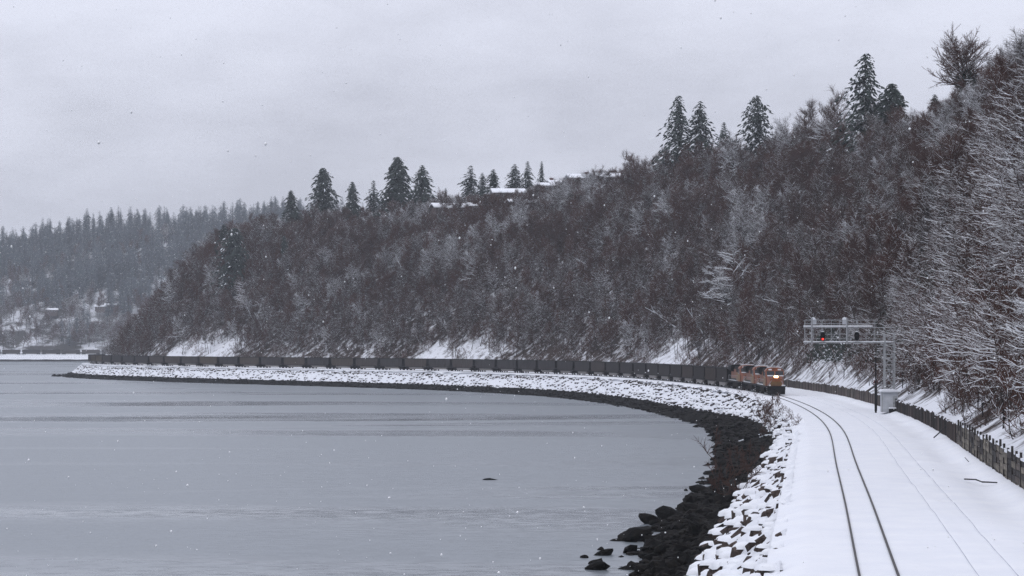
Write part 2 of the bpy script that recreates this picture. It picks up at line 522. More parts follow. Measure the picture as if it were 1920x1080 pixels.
track2 = thing('railway_track', 'second track, buried, its shaded grooves drawn as thin grey strips on the snow', 'railway track')
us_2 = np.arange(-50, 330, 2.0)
M['groove_shade'] = mat('groove_shade_grey', (.42, .44, .50), (.58, .60, .66), .4, .8, spec=.1)  # grey-blue colour stands for the shade in the grooves over the buried rails
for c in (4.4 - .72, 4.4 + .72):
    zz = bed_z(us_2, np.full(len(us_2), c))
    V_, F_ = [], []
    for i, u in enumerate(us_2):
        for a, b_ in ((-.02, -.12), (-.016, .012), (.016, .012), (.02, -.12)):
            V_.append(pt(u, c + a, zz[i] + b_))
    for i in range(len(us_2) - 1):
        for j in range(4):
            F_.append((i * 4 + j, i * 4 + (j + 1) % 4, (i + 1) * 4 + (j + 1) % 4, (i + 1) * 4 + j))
    link('rail', make_mesh('rail', V_, F_, M['groove_shade']), track2)  # each strip draws one groove's shade, no bare rail shows

# ------------------------------------------------------------------ embankment and foreshore
def v_edge(u):      # where snow gives way to the dark tidal rocks, and how high that is
    return np.interp(u, [0, 100, 150, 190, 250, 340, 420], [-8.5, -8.3, -6.8, -5.5, -5.5, -7.6, -8.3])
def z_edge(u):
    return np.interp(u, [0, 100, 150, 190, 250, 340, 420], [-4.2, -4.1, -3.3, -2.6, -2.7, -3.9, -4.2])
def bank_base(U, V):
    t = np.clip((-3.7 - V) / (-3.7 - v_edge(U)), 0, 1.15)
    return -.36 + (z_edge(U) + .36) * t ** .92 + .12 * sum_noise(U, V, 21, 2.4, 3)
srg = np.random.RandomState(12)
cand, RIP = [], []
while len(cand) < 2600:
    u = srg.uniform(4, 160); t_ = srg.random()
    cand.append((u, -3.9 + t_ * (v_edge(u) + 3.75), (.17 + .62 * srg.random() ** 2.2) * (1.1 if t_ > .35 else .75)))
cand.sort(key=lambda c: -c[2])
for c in cand:
    if all((c[0] - k[0]) ** 2 + (c[1] - k[1]) ** 2 > (.74 * (c[2] + k[2])) ** 2 for k in RIP): RIP.append(c)
RA = np.array(RIP)
def bank_z(U, V):
    """snow draped over the nearest blocks"""
    z = bank_base(U, V)
    U = np.asarray(U, float); V = np.asarray(V, float)
    add = np.zeros(np.broadcast(U, V).shape).ravel()
    uf, vf = np.broadcast_to(U, np.broadcast(U, V).shape).ravel(), np.broadcast_to(V, np.broadcast(U, V).shape).ravel()
    for u, v, r_ in RIP:
        m = np.where(np.abs(uf - u) < r_ * 1.2)[0]
        if len(m) == 0: continue
        d2 = ((uf[m] - u) ** 2 + (vf[m] - v) ** 2) / (1.12 * r_) ** 2
        add[m] = np.maximum(add[m], .80 * r_ * np.sqrt(np.maximum(0, 1 - d2)))
    return z + add.reshape(np.broadcast(U, V).shape)
def sheet_t(name, us, ts, vf, zf, mats, brush=None, parent=None, kind='structure'):
    U, T = np.meshgrid(us, ts, indexing='ij')
    V = vf(U, T); x, y = P(U, V); z = zf(U, V)
    nu, nv = U.shape
    idx = np.arange(nu * nv).reshape(nu, nv)
    F = np.stack([idx[:-1, :-1].ravel(), idx[:-1, 1:].ravel(), idx[1:, 1:].ravel(), idx[1:, :-1].ravel()], 1)[:, ::-1]
    me = make_mesh(name, np.stack([x.ravel(), y.ravel(), z.ravel()], 1), F, mats, None, True)
    if brush is not None:
        at = me.attributes.new('brush', 'FLOAT', 'POINT')
        at.data.foreach_set('value', brush(U, V).astype(np.float32).ravel())
    o = link(name, me, parent)
    if kind: o['kind'] = kind
    return o
us_bank = np.concatenate([np.arange(-10, 165, .25), np.arange(165, 340, 1.5), us_near[us_near > 340]])
bank = sheet_t('embankment', us_bank, np.linspace(1.08, 0, 30), lambda U, T: -3.7 + T * (v_edge(U) + 3.7), bank_z, M['bank'],
               brush=lambda U, V: -.22 + .14 * sum_noise(U, V, 22, 30) * (U > 165) - .2 * (U < 160))
def tide_z(U, V):
    w_ = v_edge(U)
    far_ = np.interp(U, [0, 74, 96, 112, 135, 200, 300, 420, 900], [13.0, 13.2, 15.0, 14.8, 12.8, 12.4, 11.4, 12.2, 12.8])
    t = np.clip((w_ + .3 - V) / (w_ + .3 + far_), 0, 1.6)
    wob = .6 * sum_noise(U, V, 31, 8, 3)
    return z_edge(U) + .12 + (-6.0 - z_edge(U)) * t + wob * np.clip((w_ - V) / 2, 0, 1)
shore = sheet_t('foreshore', us_near, np.linspace(1, 0, 24), lambda U, T: v_edge(U) + .35 - T * (18.5 + v_edge(U)), tide_z, M['tidal'])

# ------------------------------------------------------------------ hillside
us_h = np.arange(-100, 1392, 5.0)
vs_h = np.concatenate([np.linspace(9.75, 24, 16), np.linspace(26, 100, 30), np.linspace(110, 330, 8)])
CLEAR = [(388, 402, 24, .4), (318, 380, 22, .45), (505, 550, 20, .75), (660, 725, 21, .6), (845, 920, 24, .8), (-60, 230, 13.8, 1.0), (220, 330, 13.5, .8)]   # snow slopes left open (u0, u1, top v, how bare)
def openness(U, V):
    U = np.asarray(U, float); V = np.asarray(V, float)
    o = np.zeros(np.broadcast(U, V).shape)
    for u0, u1, vt, a in CLEAR:
        inside = np.clip((U - u0) / 12, 0, 1) * np.clip((u1 - U) / 12, 0, 1)
        vtop = vt + 4 * sum_noise(U, V * 0, 41, 30)
        o = np.maximum(o, a * inside * np.clip((vtop - V) / 4, 0, 1))
    return o
sheet('hillside', us_h, vs_h, hill_z, M['hill'],
      brush=lambda U, V: .16 + .06 * sum_noise(U, V, 42, 40) - .24 * openness(U, V) - .30 * np.clip((V - 90) / 20, 0, 1) - .015 * np.clip((30 - V) / 10, 0, 1) * (U > 380))

# ------------------------------------------------------------------ far shore across the next bay
FY = 1900.0
def far_shore(name, prof_, x0, x1, step, m, brush=0.0, nseed=51, namp=.3):
    xs = np.arange(x0, x1, step)
    V_ = []
    for x in xs:
        for (dy, z) in prof_:
            V_.append((x, FY + dy + .04 * (x + 350), z + namp * math.sin(x * .37 + dy) * (1 if z > WATER_Z - 1 else 0)))
    n, k_ = len(xs), len(prof_)
    F_ = [(i * k_ + j, (i + 1) * k_ + j, (i + 1) * k_ + j + 1, i * k_ + j + 1) for i in range(n - 1) for j in range(k_ - 1)]
    me = make_mesh(name, V_, F_, m, None, True)
    at = me.attributes.new('brush', 'FLOAT', 'POINT')
    at.data.foreach_set('value', np.full(len(V_), brush, dtype=np.float32))
    return tag(link(name, me), kind='structure')
far_shore('far_track_bed', [(-4, -.35), (-3, -.1), (0, -.06), (9, 0)], -700, 100, 8, M['snow_bed'], namp=.05)
far_shore('far_embankment', [(-9, -4.2), (-7, -2.6), (-5.5, -1.3), (-4, -.45)], -700, 100, 3, M['bank'], -.02, namp=.22)
far_shore('far_foreshore', [(-16, -6.4), (-12, -5.3), (-9, -4.1)], -700, 100, 5, M['tidal'], namp=.15)

def far_hill_z(X, Y):
    t = np.clip((Y - FY - 12) / 300, 0, 1.6)
    ridge = np.interp(X, [-800, -480, -420, -380, -330, -250, -180, -100, 0, 200, 500, 900], [90, 92, 98, 105, 111, 114, 116, 119, 121, 127, 132, 132])
    h = ridge * np.clip(t * (1.25 - .25 * t), 0, 1.05)
    return .6 + h + np.clip(t * 6, 0, 1) * 6 * sum_noise(X, Y, 61, 120, 3)
xs_f = np.arange(-900, 900, 14.0); ys_f = np.concatenate([np.linspace(FY + 8, FY + 330, 30), np.linspace(FY + 345, FY + 900, 8)])
XF, YF = np.meshgrid(xs_f, ys_f, indexing='ij')
ZF = far_hill_z(XF, YF)
idx = np.arange(XF.size).reshape(XF.shape)
FF = np.stack([idx[:-1, :-1].ravel(), idx[1:, :-1].ravel(), idx[1:, 1:].ravel(), idx[:-1, 1:].ravel()], 1)
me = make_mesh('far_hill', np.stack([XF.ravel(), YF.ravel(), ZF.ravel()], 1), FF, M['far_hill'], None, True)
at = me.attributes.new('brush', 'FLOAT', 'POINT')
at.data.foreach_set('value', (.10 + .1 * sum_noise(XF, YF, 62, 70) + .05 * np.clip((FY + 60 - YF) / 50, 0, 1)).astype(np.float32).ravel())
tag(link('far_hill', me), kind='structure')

# ================================================================== trees
def tubes(polys, snow_p, rng, snow_t=.012, mats=(0, 1)):
    """list of (pts(n,3), radii(n)) -> V, F(quads), fm; four-sided branches, snow lying on the upper faces"""
    byn = {}
    for p, r in polys:
        byn.setdefault(len(p), []).append((p, r))
    VV, FF_, MM, base = [], [], [], 0
    for n, lst in byn.items():
        Pp = np.array([p for p, _ in lst]); Rr = np.array([r for _, r in lst])
        D = np.gradient(Pp, axis=1)
        D /= np.linalg.norm(D, axis=2, keepdims=True) + 1e-9
        up = np.array([0, 0, 1.0])
        rnd = rng.normal(size=(len(lst), 1, 3)) * .35
        side = np.cross(D, up + rnd * (np.abs(D[..., 2:3]) > .8))
        side /= np.linalg.norm(side, axis=2, keepdims=True) + 1e-9
        top = np.cross(side, D)
        hor = np.linalg.norm(D[..., :2], axis=2)
        sn = (rng.random((len(lst), 1)) < snow_p) * np.clip((hor - .3) * 2, 0, 1)
        r_ = Rr[..., None]
        st = (snow_t + .35 * Rr)[..., None] * sn[..., None]
        ring = np.stack([Pp + side * r_, Pp + top * (r_ + st), Pp - side * r_, Pp - top * r_], 2)   # m,n,4,3
        m = len(lst)
        VV.append(ring.reshape(-1, 3))
        ids = (base + np.arange(m * n * 4)).reshape(m, n, 4)
        for j in range(4):
            j2 = (j + 1) % 4
            f = np.stack([ids[:, :-1, j], ids[:, :-1, j2], ids[:, 1:, j2], ids[:, 1:, j]], -1).reshape(-1, 4)
            FF_.append(f)
            if j in (0, 1):
                MM.append(np.where((sn[:, :-1] > .25).reshape(-1), mats[1], mats[0]))
            else:
                MM.append(np.full(len(f), mats[0]))
        base += m * n * 4
    return np.concatenate(VV), np.concatenate(FF_), np.concatenate(MM)

def branch_curve(p0, d, L, n, bend, rng, wob=.15):
    pts = [np.array(p0, float)]
    d = d / np.linalg.norm(d)
    for i in range(n - 1):
        d = d + bend / (n - 1) + rng.normal(size=3) * wob
        d /= np.linalg.norm(d)
        pts.append(pts[-1] + d * L / (n - 1))
    return np.array(pts)

def gen_bare(seed, H=10.0, nb=26, nsub=7, ntw=8, spread=.40, r0=.14, lean=(0, 0), bias=(0, 0, 0), up=.5, tw=(.5, 1.3), tw_r=.013, stems=1, first=.28, fan=1.0, rb=.004, el=(8, 55), taper=.38):
    rng = np.random.RandomState(seed)
    trunk, crown = [], []
    for s in range(stems):
        az0 = rng.uniform(0, 6.28)
        off = np.array([math.cos(az0), math.sin(az0), 0]) * (.35 if stems > 1 else 0)
        sl = np.array([math.cos(az0), math.sin(az0), 0]) * (.22 if stems > 1 else .05)
        n = 9
        t = np.linspace(0, 1, n)
        h = H * (1 if s == 0 else rng.uniform(.7, .95))
        tp = np.zeros((n, 3)); tp[:, 2] = t * h - .4
        tp[:, :2] += off[:2] + (np.array(lean) + sl[:2]) * (t[:, None] ** 1.3) * h + np.cumsum(rng.normal(size=(n, 2)) * .09, 0) * (t[:, None] > .05)
        tr = r0 * (1 - .88 * t) * (1 if s == 0 else .75)
        trunk.append((tp, tr))
        for i in range(nb // stems):
            f = first + (1 - first) * ((i + rng.random()) / (nb // stems)) ** .85
            f = min(f, .99)
            b = np.array([np.interp(f, t, tp[:, k]) for k in range(3)])
            az = i * 2.4 + rng.uniform(-.5, .5)
            ev_ = R(el[0] + el[1] * (f - first) / (1 - first)) * rng.uniform(.6, 1.25)
            d = np.array([math.cos(az) * math.cos(ev_), math.sin(az) * math.cos(ev_), math.sin(ev_)]) + np.array(bias)
            L = h * spread * (1.02 - taper * f) * rng.uniform(.65, 1.2) * fan
            bp_ = branch_curve(b, d, L, 6, np.array([bias[0] * .4, bias[1] * .4, up * rng.uniform(.3, 1.3)]), rng)
            br = np.interp(f, t, tr) * .5 * np.linspace(1, .22, 6) + .006 + rb
            crown.append((bp_, br))
            for j in range(nsub):
                g = .22 + .78 * (j + rng.random()) / nsub
                q = np.array([np.interp(g, np.linspace(0, 1, 6), bp_[:, k]) for k in range(3)])
                dd = bp_[min(5, int(g * 5) + 1)] - bp_[min(4, int(g * 5))]
                dd = dd / (np.linalg.norm(dd) + 1e-9)
                sd = np.cross(dd, [0, 0, 1.0]); sd /= np.linalg.norm(sd) + 1e-9
                d2 = dd * .75 + sd * rng.choice([-1, 1]) * rng.uniform(.4, 1.0) + np.array([0, 0, rng.uniform(-.15, .45)])
                L2 = L * rng.uniform(.28, .55) * (1.1 - .5 * g)
                sp_ = branch_curve(q, d2, L2, 4, np.array([0, 0, up * .6]), rng, .19)
                crown.append((sp_, np.interp(g, np.linspace(0, 1, 6), br) * .6 * np.linspace(1, .35, 4) + rb))
                for k in range(ntw):
                    e = (k + rng.random()) / ntw
                    q2 = np.array([np.interp(e, np.linspace(0, 1, 4), sp_[:, c]) for c in range(3)])
                    d3 = (sp_[-1] - sp_[0]) / (L2 + 1e-9) * .8 + rng.normal(size=3) * .55 + np.array([0, 0, up * .35])
                    d3 /= np.linalg.norm(d3)
                    l3 = rng.uniform(*tw) * (1.1 - .5 * e)
                    crown.append((np.array([q2, q2 + d3 * l3 * .5 + rng.normal(size=3) * .04, q2 + d3 * l3]) if ntw < 0 else np.array([q2, q2 + d3 * l3]),
                                  np.array([tw_r, tw_r * .45])))
    return trunk, crown

def bare_meshes(name, snow_p, bark_m, seed, twig_snow=None, snow_t=.02, lead=1.0, **kw):
    tr, crn = gen_bare(seed, **kw)
    rng = np.random.RandomState(seed + 500)
    a = tubes(tr, min(1, snow_p), rng, .0)
    big = [q for q in crn if len(q[0]) > 2]; tws = [q for q in crn if len(q[0]) == 2]
    b6 = tubes([q for q in big if len(q[0]) == 6], snow_p, rng, snow_t * lead); b4 = tubes([q for q in big if len(q[0]) == 4], snow_p, rng, snow_t)
    b1 = (np.concatenate([b6[0], b4[0]]), np.concatenate([b6[1], b4[1] + len(b6[0])]), np.concatenate([b6[2], b4[2]])); b2 = tubes(tws, snow_p * .5 if twig_snow is None else twig_snow, rng, .008)
    b = (np.concatenate([b1[0], b2[0]]), np.concatenate([b1[1], b2[1] + len(b1[0])]), np.concatenate([b1[2], b2[2]]))
    mt = make_mesh(name + '_trunk', a[0], a[1], [M['trunk'], M['twig_snow']], np.zeros(len(a[1])))
    mc = make_mesh(name + '_crown', b[0], b[1], [bark_m, M['twig_snow']], b[2])
    V_ = np.concatenate([a[0], b[0]]); F_ = np.concatenate([a[1], b[1] + len(a[0])])
    mj = make_mesh(name, V_, F_, [bark_m, M['twig_snow'], M['trunk']], np.concatenate([np.full(len(a[1]), 2), b[2]]))
    return mt, mc, mj

def gen_conifer(seed, H=20.0, wid=.22, nwh=34, per=9, shape=.9, droop=.35, bare=.06, ragged=.25, snow_p=.35, needle='needle', dens=6):
    """drooping boughs built from many small sprays; snow on the upper sprays"""
    rng = np.random.RandomState(seed)
    V_, F_, Mi = [], [], []
    t = np.linspace(0, 1, 6)
    tp = np.zeros((6, 3)); tp[:, 2] = t * H - .4
    tp[:, 2] = t * H * .93 - .4
    ph0 = rng.uniform(0, 6.28)
    trunk = [(tp, .016 * H * (1 - .96 * t))]
    for w_ in range(nwh):
        f = bare + (1 - bare) * (w_ / nwh) ** .92
        z = f * H
        prof_ = (1 - f) ** shape * min(1, .55 + (f - bare) * 3)
        for k in range(per):
            az = k * 6.283 / per + w_ * 1.1 + rng.uniform(-.35, .35)
            if rng.random() < .13: continue
            L = H * wid * prof_ * rng.uniform(1 - ragged * 1.7, 1 + ragged * 1.1) * (1 + .22 * math.sin(az + ph0) + .16 * math.sin(z * 1.1 + ph0 * 2)) + .35
            rad = np.array([math.cos(az), math.sin(az), 0])
            sd = np.array([-math.sin(az), math.cos(az), 0])
            n = max(2, int(dens * 1.6 * (.35 + prof_)))
            lift = rng.uniform(.05, .35)
            for q in range(n):
                g = (q + .6) / n
                c = rad * L * g + np.array([0, 0, z + L * (lift * g - droop * g * g * 1.6)]) + rng.normal(size=3) * .06 * L
                s_ = min(L * rng.uniform(.20, .36) * (1.15 - .45 * g) + .12, .78)
                dr = rad * rng.uniform(.5, 1) + sd * rng.uniform(-.9, .9) + np.array([0, 0, -rng.uniform(.15, .75)])
                dr /= np.linalg.norm(dr)
                cr_ = np.cross(dr, [0, 0, 1]) ; cr_ /= np.linalg.norm(cr_) + 1e-9
                nn = np.cross(cr_, dr)
                b0 = len(V_)
                # an arched spray: ridge line with two sides and a hanging tip
                V_ += [c - dr * s_ * .7, c + cr_ * s_ * .42 - nn * s_ * .22, c + nn * s_ * .10, c - cr_ * s_ * .42 - nn * s_ * .22, c + dr * s_ * 1.0 - nn * s_ * .2]
                F_ += [(b0, b0 + 1, b0 + 2), (b0, b0 + 2, b0 + 3), (b0 + 1, b0 + 4, b0 + 2), (b0 + 3, b0 + 2, b0 + 4)]
                sn = 1 if rng.random() < snow_p else 0
                Mi += [sn, sn, 0, sn if rng.random() < .4 else 0]
    return trunk, np.array(V_), F_, Mi

def conifer_meshes(name, seed, needle='needle', **kw):
    tr, V_, F_, Mi = gen_conifer(seed, **kw)
    rng = np.random.RandomState(seed)
    a = tubes(tr, 0, rng, 0)
    mt = make_mesh(name + '_trunk', a[0], a[1], [M['trunk']], np.zeros(len(a[1])))
    mc = make_mesh(name + '_crown', V_, F_, [M[needle], M['twig_snow']], Mi)
    Fj = F_ + [tuple(int(i) + len(V_) for i in f) for f in a[1]]
    mj = make_mesh(name, np.concatenate([V_, a[0]]), Fj, [M[needle], M['twig_snow'], M['trunk']], list(Mi) + [2] * len(a[1]))
    return mt, mc, mj

# prototypes -------------------------------------------------------
HT = []       # hillside trees, 10 m
for i, (sp_, bm, kw) in enumerate([
        (.06, 'bark', dict(spread=.30, up=.7, ntw=8, first=.4)), (.16, 'bark', dict(spread=.34, up=.55, first=.38)), (.35, 'bark_grey', dict(spread=.36, up=.4, first=.35)),
        (.6, 'bark_grey', dict(spread=.42, up=.25, stems=2, snow_t=.028)), (.10, 'bark', dict(spread=.27, up=.9, stems=3, ntw=8, first=.35)), (.2, 'bark', dict(spread=.33, up=.5, stems=2, first=.4)),
        (.04, 'bark', dict(spread=.38, up=.6, first=.25, ntw=9)), (.85, 'bark_grey', dict(spread=.46, up=.1, first=.35, bias=(-.35, 0, 0), nb=22, ntw=6, snow_t=.03)),
        (.12, 'bark', dict(spread=.22, up=.8, first=.5, nb=18, r0=.13)), (.3, 'bark_grey', dict(spread=.24, up=.6, first=.46, nb=18, stems=2, r0=.12))]):
    kw = dict(dict(tw_r=.017, nb=26, nsub=7, ntw=7, tw=(.6, 1.5)), **kw)
    HT.append(bare_meshes('bare_tree', sp_, M[bm], 100 + i, **kw))
BT = []       # large snow-laden trees of the near slope, 16 m, branches reaching out over the line
for i, (sp_, bm, kw) in enumerate([
        (.45, 'bark', dict(up=.05, stems=2, lean=(-.15, 0), bias=(-.75, 0, .02))), (.75, 'bark', dict(up=.0, lean=(-.2, 0), bias=(-1.0, 0, .0), first=.2)),
        (.4, 'bark', dict(up=.12, stems=3, lean=(-.08, 0), bias=(-.6, 0, .05))), (.3, 'bark', dict(up=.2, lean=(-.1, 0), bias=(-.5, 0, .05))),
        (.65, 'bark', dict(up=.0, stems=2, lean=(-.25, 0), bias=(-.9, 0, -.03), first=.15)),
        (1.0, 'bark_grey', dict(up=.15, stems=2, lean=(-.12, 0), bias=(-.6, 0, .05), spread=.50)), (1.0, 'bark_grey', dict(up=.08, lean=(-.15, 0), bias=(-.8, 0, 0), spread=.52, first=.2))]):
    kw = dict(dict(H=16.0, tw_r=.012, nb=30, nsub=8, ntw=7, tw=(.4, 1.2), spread=.48, r0=.20, twig_snow=sp_ * .12, snow_t=.032, rb=.011, lead=2.2, el=(-4, 30), taper=.6), **kw)
    if i >= 5: kw['twig_snow'] = .4
    BT.append(bare_meshes('snowy_tree', sp_, M[bm], 200 + i, **kw))
SH = []       # shrubs, 2.5 m
for i, sp_ in enumerate((.15, .4, .25, .0)):
    SH.append(bare_meshes('shrub', sp_, M['bark'], 300 + i, H=2.5, nb=18, nsub=4, ntw=5, spread=.5, r0=.03, up=.8, stems=4, first=.05, tw=(.2, .5), tw_r=.010))
CF = []       # conifers, 20 m
for i, kw in enumerate([dict(wid=.23, snow_p=.08, shape=.62, nwh=40, dens=8), dict(wid=.29, snow_p=.38, shape=.72, ragged=.45, droop=.5, nwh=30), dict(wid=.26, snow_p=.28, shape=.85, ragged=.36),
                        dict(wid=.29, snow_p=.07, shape=.55, nwh=42, ragged=.28, dens=9), dict(wid=.33, snow_p=.45, shape=.5, ragged=.5, droop=.45, nwh=28),
                        dict(wid=.25, snow_p=.12, shape=.68, nwh=34, ragged=.4, dens=7), dict(wid=.28, snow_p=.34, shape=.66, ragged=.5, droop=.55, nwh=28), dict(wid=.22, snow_p=.25, shape=.75, ragged=.45, nwh=30), dict(wid=.31, snow_p=.09, shape=.5, nwh=36, ragged=.38, dens=8)]):
    CF.append(conifer_meshes('conifer', 400 + i, H=20.0, **kw))
FC = []
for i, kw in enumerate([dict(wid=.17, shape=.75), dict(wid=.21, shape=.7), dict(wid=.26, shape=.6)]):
    FC.append(conifer_meshes('far_conifer', 450 + i, 'needle_hazed', H=22.0, nwh=20, per=6, dens=4, ragged=.35, snow_p=.06, **kw))

# ------------------------------------------------------------------ instancing for stuff nobody could count
def scatter(name, protos, pts, rots, scls, idxs, label=None):
    c = bpy.data.collections.new(name + '_kinds')
    for k, m_ in enumerate(protos):
        o = bpy.data.objects.new('%s_kind_%02d' % (name, k), m_)
        c.objects.link(o)
    me = bpy.data.meshes.new(name)
    me.vertices.add(len(pts))
    me.vertices.foreach_set('co', np.asarray(pts, np.float32).ravel())
    a = me.attributes.new('rot', 'FLOAT_VECTOR', 'POINT'); a.data.foreach_set('vector', np.asarray(rots, np.float32).ravel())
    a = me.attributes.new('scl', 'FLOAT', 'POINT'); a.data.foreach_set('value', np.asarray(scls, np.float32).ravel())
    a = me.attributes.new('idx', 'INT', 'POINT'); a.data.foreach_set('value', np.asarray(idxs, np.int32).ravel())
    o = link(name, me)
    nt = bpy.data.node_groups.new(name + '_scatter', 'GeometryNodeTree')
    nt.interface.new_socket('Geometry', in_out='INPUT', socket_type='NodeSocketGeometry')
    nt.interface.new_socket('Geometry', in_out='OUTPUT', socket_type='NodeSocketGeometry')
    gi = nt.nodes.new('NodeGroupInput'); go = nt.nodes.new('NodeGroupOutput')
    ci = nt.nodes.new('GeometryNodeCollectionInfo')
    ci.inputs['Collection'].default_value = c
    ci.inputs['Separate Children'].default_value = True
    ci.inputs['Reset Children'].default_value = True
    ip = nt.nodes.new('GeometryNodeInstanceOnPoints')
    ip.inputs['Pick Instance'].default_value = True
    def na(nm, ty):
        n = nt.nodes.new('GeometryNodeInputNamedAttribute'); n.data_type = ty; n.inputs['Name'].default_value = nm
        return n.outputs['Attribute']
    er = nt.nodes.new('FunctionNodeEulerToRotation')
    nt.links.new(na('rot', 'FLOAT_VECTOR'), er.inputs[0])
    nt.links.new(gi.outputs[0], ip.inputs['Points'])
    nt.links.new(ci.outputs[0], ip.inputs['Instance'])
    nt.links.new(na('idx', 'INT'), ip.inputs['Instance Index'])
    nt.links.new(er.outputs[0], ip.inputs['Rotation'])
    nt.links.new(na('scl', 'FLOAT'), ip.inputs['Scale'])
    nt.links.new(ip.outputs[0], go.inputs[0])
    md = o.modifiers.new('scatter', 'NODES'); md.node_group = nt
    return tag(o, label, None, None, 'stuff')

# ------------------------------------------------------------------ the wooded bluff
rng = np.random.RandomState(77)
def jitter(u0, u1, v0, v1, sp):
    uu, vv = np.meshgrid(np.arange(u0, u1, sp), np.arange(v0, v1, sp), indexing='ij')
    uu = uu + rng.uniform(-.5, .5, uu.shape) * sp; vv = vv + rng.uniform(-.5, .5, vv.shape) * sp
    return uu.ravel(), vv.ravel()

def screen(x, y, z):
    return 960 + 4349.9 * x / y, 644.9 - 4349.9 * (z - CAM_H) / y

bl_u, bl_v = jitter(300, 1180, 9.8, 100, 3.7)
_m = (bl_v > 13.5) | (bl_u > 930)
bl_u, bl_v = bl_u[_m], bl_v[_m]
keep = rng.random(len(bl_u)) > openness(bl_u, bl_v)
keep &= ~((bl_u < 420) & (bl_v < 62) & (rng.random(len(bl_u)) < .35))
bl_u, bl_v = bl_u[keep], bl_v[keep]
bx, by = P(bl_u, bl_v); bz = hill_z(bl_u, bl_v)
bh = (rng.uniform(6.8, 10.5, len(bl_u)) + 2.5 * (rng.random(len(bl_u)) < .12)) * np.interp(bl_u, [300, 380, 450, 540], [1.2, .95, .9, 1.0]) * np.where(bl_u > 930, 1.0, np.interp(bl_v, [13, 22, 40], [.95, 1.05, 1.0]))
sx, sy = screen(bx, by, bz)
# keep the tree tops below the roofs of the houses on the edge
cap = np.interp(sx, [800, 830, 900, 990, 1030, 1080, 1110, 1190, 1230], [340, 372, 372, 362, 348, 338, 330, 318, 290])
top_lim = (644.9 - cap) * by / 4349.9 + CAM_H - bz
nearedge = (sx > 815) & (sx < 1200)
bh = np.where(nearedge, np.minimum(bh, top_lim), bh)
ok = bh > 2.5
bl_u, bl_v, bx, by, bz, bh, sx, sy = [a[ok] for a in (bl_u, bl_v, bx, by, bz, bh, sx, sy)]
stand = 1.15 * sum_noise(bl_u, bl_v, 71, 48, 3) + rng.normal(size=len(bl_u)) * .28
kind = np.where(stand > .70, rng.choice([3, 7], len(bl_u)), np.where(stand > .35, rng.choice([1, 2, 5], len(bl_u)), np.where(stand > -.4, rng.choice([0, 1, 5, 4, 2], len(bl_u)), rng.choice([0, 6, 4], len(bl_u)))))
kind = np.where((bl_u < 430) & (bl_v > 40) & (rng.random(len(bl_u)) < .6), rng.choice([3, 7, 2], len(bl_u)), kind)
kind = np.where((bl_v < 38) & (rng.random(len(bl_u)) < np.interp(bl_v, [24, 38], [.8, .3])), rng.choice([8, 9], len(bl_u)), kind)
thv = np.interp(bl_u, TS, TH)
lean_amt = np.abs(rng.normal(size=len(bl_u))) * .16
brx = rng.normal(size=len(bl_u)) * .05; bry = rng.normal(size=len(bl_u)) * .06 - lean_amt
brz = np.where((kind == 7) | (kind == 3), -thv + rng.normal(size=len(bl_u)) * .5, rng.uniform(0, 6.28, len(bl_u)))
# the near slope: big trees
nr_u, nr_v = jitter(40, 330, 14.6, 100, 4.8)
kp = (rng.random(len(nr_u)) > openness(nr_u, nr_v)) 
nr_u, nr_v = nr_u[kp], nr_v[kp]
nx_, ny_ = P(nr_u, nr_v); nz_ = hill_z(nr_u, nr_v)
nh = rng.uniform(11, 17.5, len(nr_u)) * np.interp(nr_v, [18, 30], [.6, 1.0]) * np.interp(nr_u, [215, 300], [1.0, .72])
nk = rng.randint(0, 5, len(nr_u))
white = sum_noise(nr_u, nr_v, 91, 45, 2) + np.interp(nr_v, [16, 30, 60], [-1.0, -.1, .9]) + np.interp(nr_u, [90, 280], [.45, -.45]) + rng.normal(size=len(nr_u)) * .3
nk = np.where(white > .75, rng.randint(5, 7, len(nr_u)), nk)
nrz = -np.interp(nr_u, TS, TH) + rng.normal(size=len(nr_u)) * .45
nsx, nsy = screen(nx_, ny_, nz_)
inframe = (nsx > 1380) & (nsx < 1990) & (ny_ > 110)

def single_tree(name, pr, loc, rot, s, label, group):
    o = thing(name, label, 'tree', loc, 0, group)
    o.rotation_euler = rot; o.scale = (s, s, s)
    link('trunk', pr[0], o); link('crown', pr[1], o)
    return o

# individuals: the near slope's trees that show, then the trees at the foot of the bluff
def ordinal(n):
    w_ = ['first', 'second', 'third', 'fourth', 'fifth', 'sixth', 'seventh', 'eighth', 'ninth', 'tenth', 'eleventh', 'twelfth', 'thirteenth', 'fourteenth',
          'fifteenth', 'sixteenth', 'seventeenth', 'eighteenth', 'nineteenth', 'twentieth']
    if n <= 20: return w_[n - 1]
    tens = {2: 'twenty', 3: 'thirty', 4: 'forty', 5: 'fifty', 6: 'sixty', 7: 'seventy', 8: 'eighty', 9: 'ninety'}
    if n < 100: return tens[n // 10] + '-' + w_[n % 10 - 1] if n % 10 else tens[n // 10][:-1] + 'ieth'
    return '%dth' % n
n_near = np.where(inframe)[0]
n_near = n_near[np.argsort(-(nh / ny_)[n_near])][:150]
near_set = set(n_near.tolist())
SNOWY = ['snow-laden many-stemmed', 'heavily snow-covered leaning', 'snow-covered three-stemmed', 'thinly snowed upright', 'white-branched low-forking', 'all-white two-stemmed', 'all-white spreading']
cnt = {}
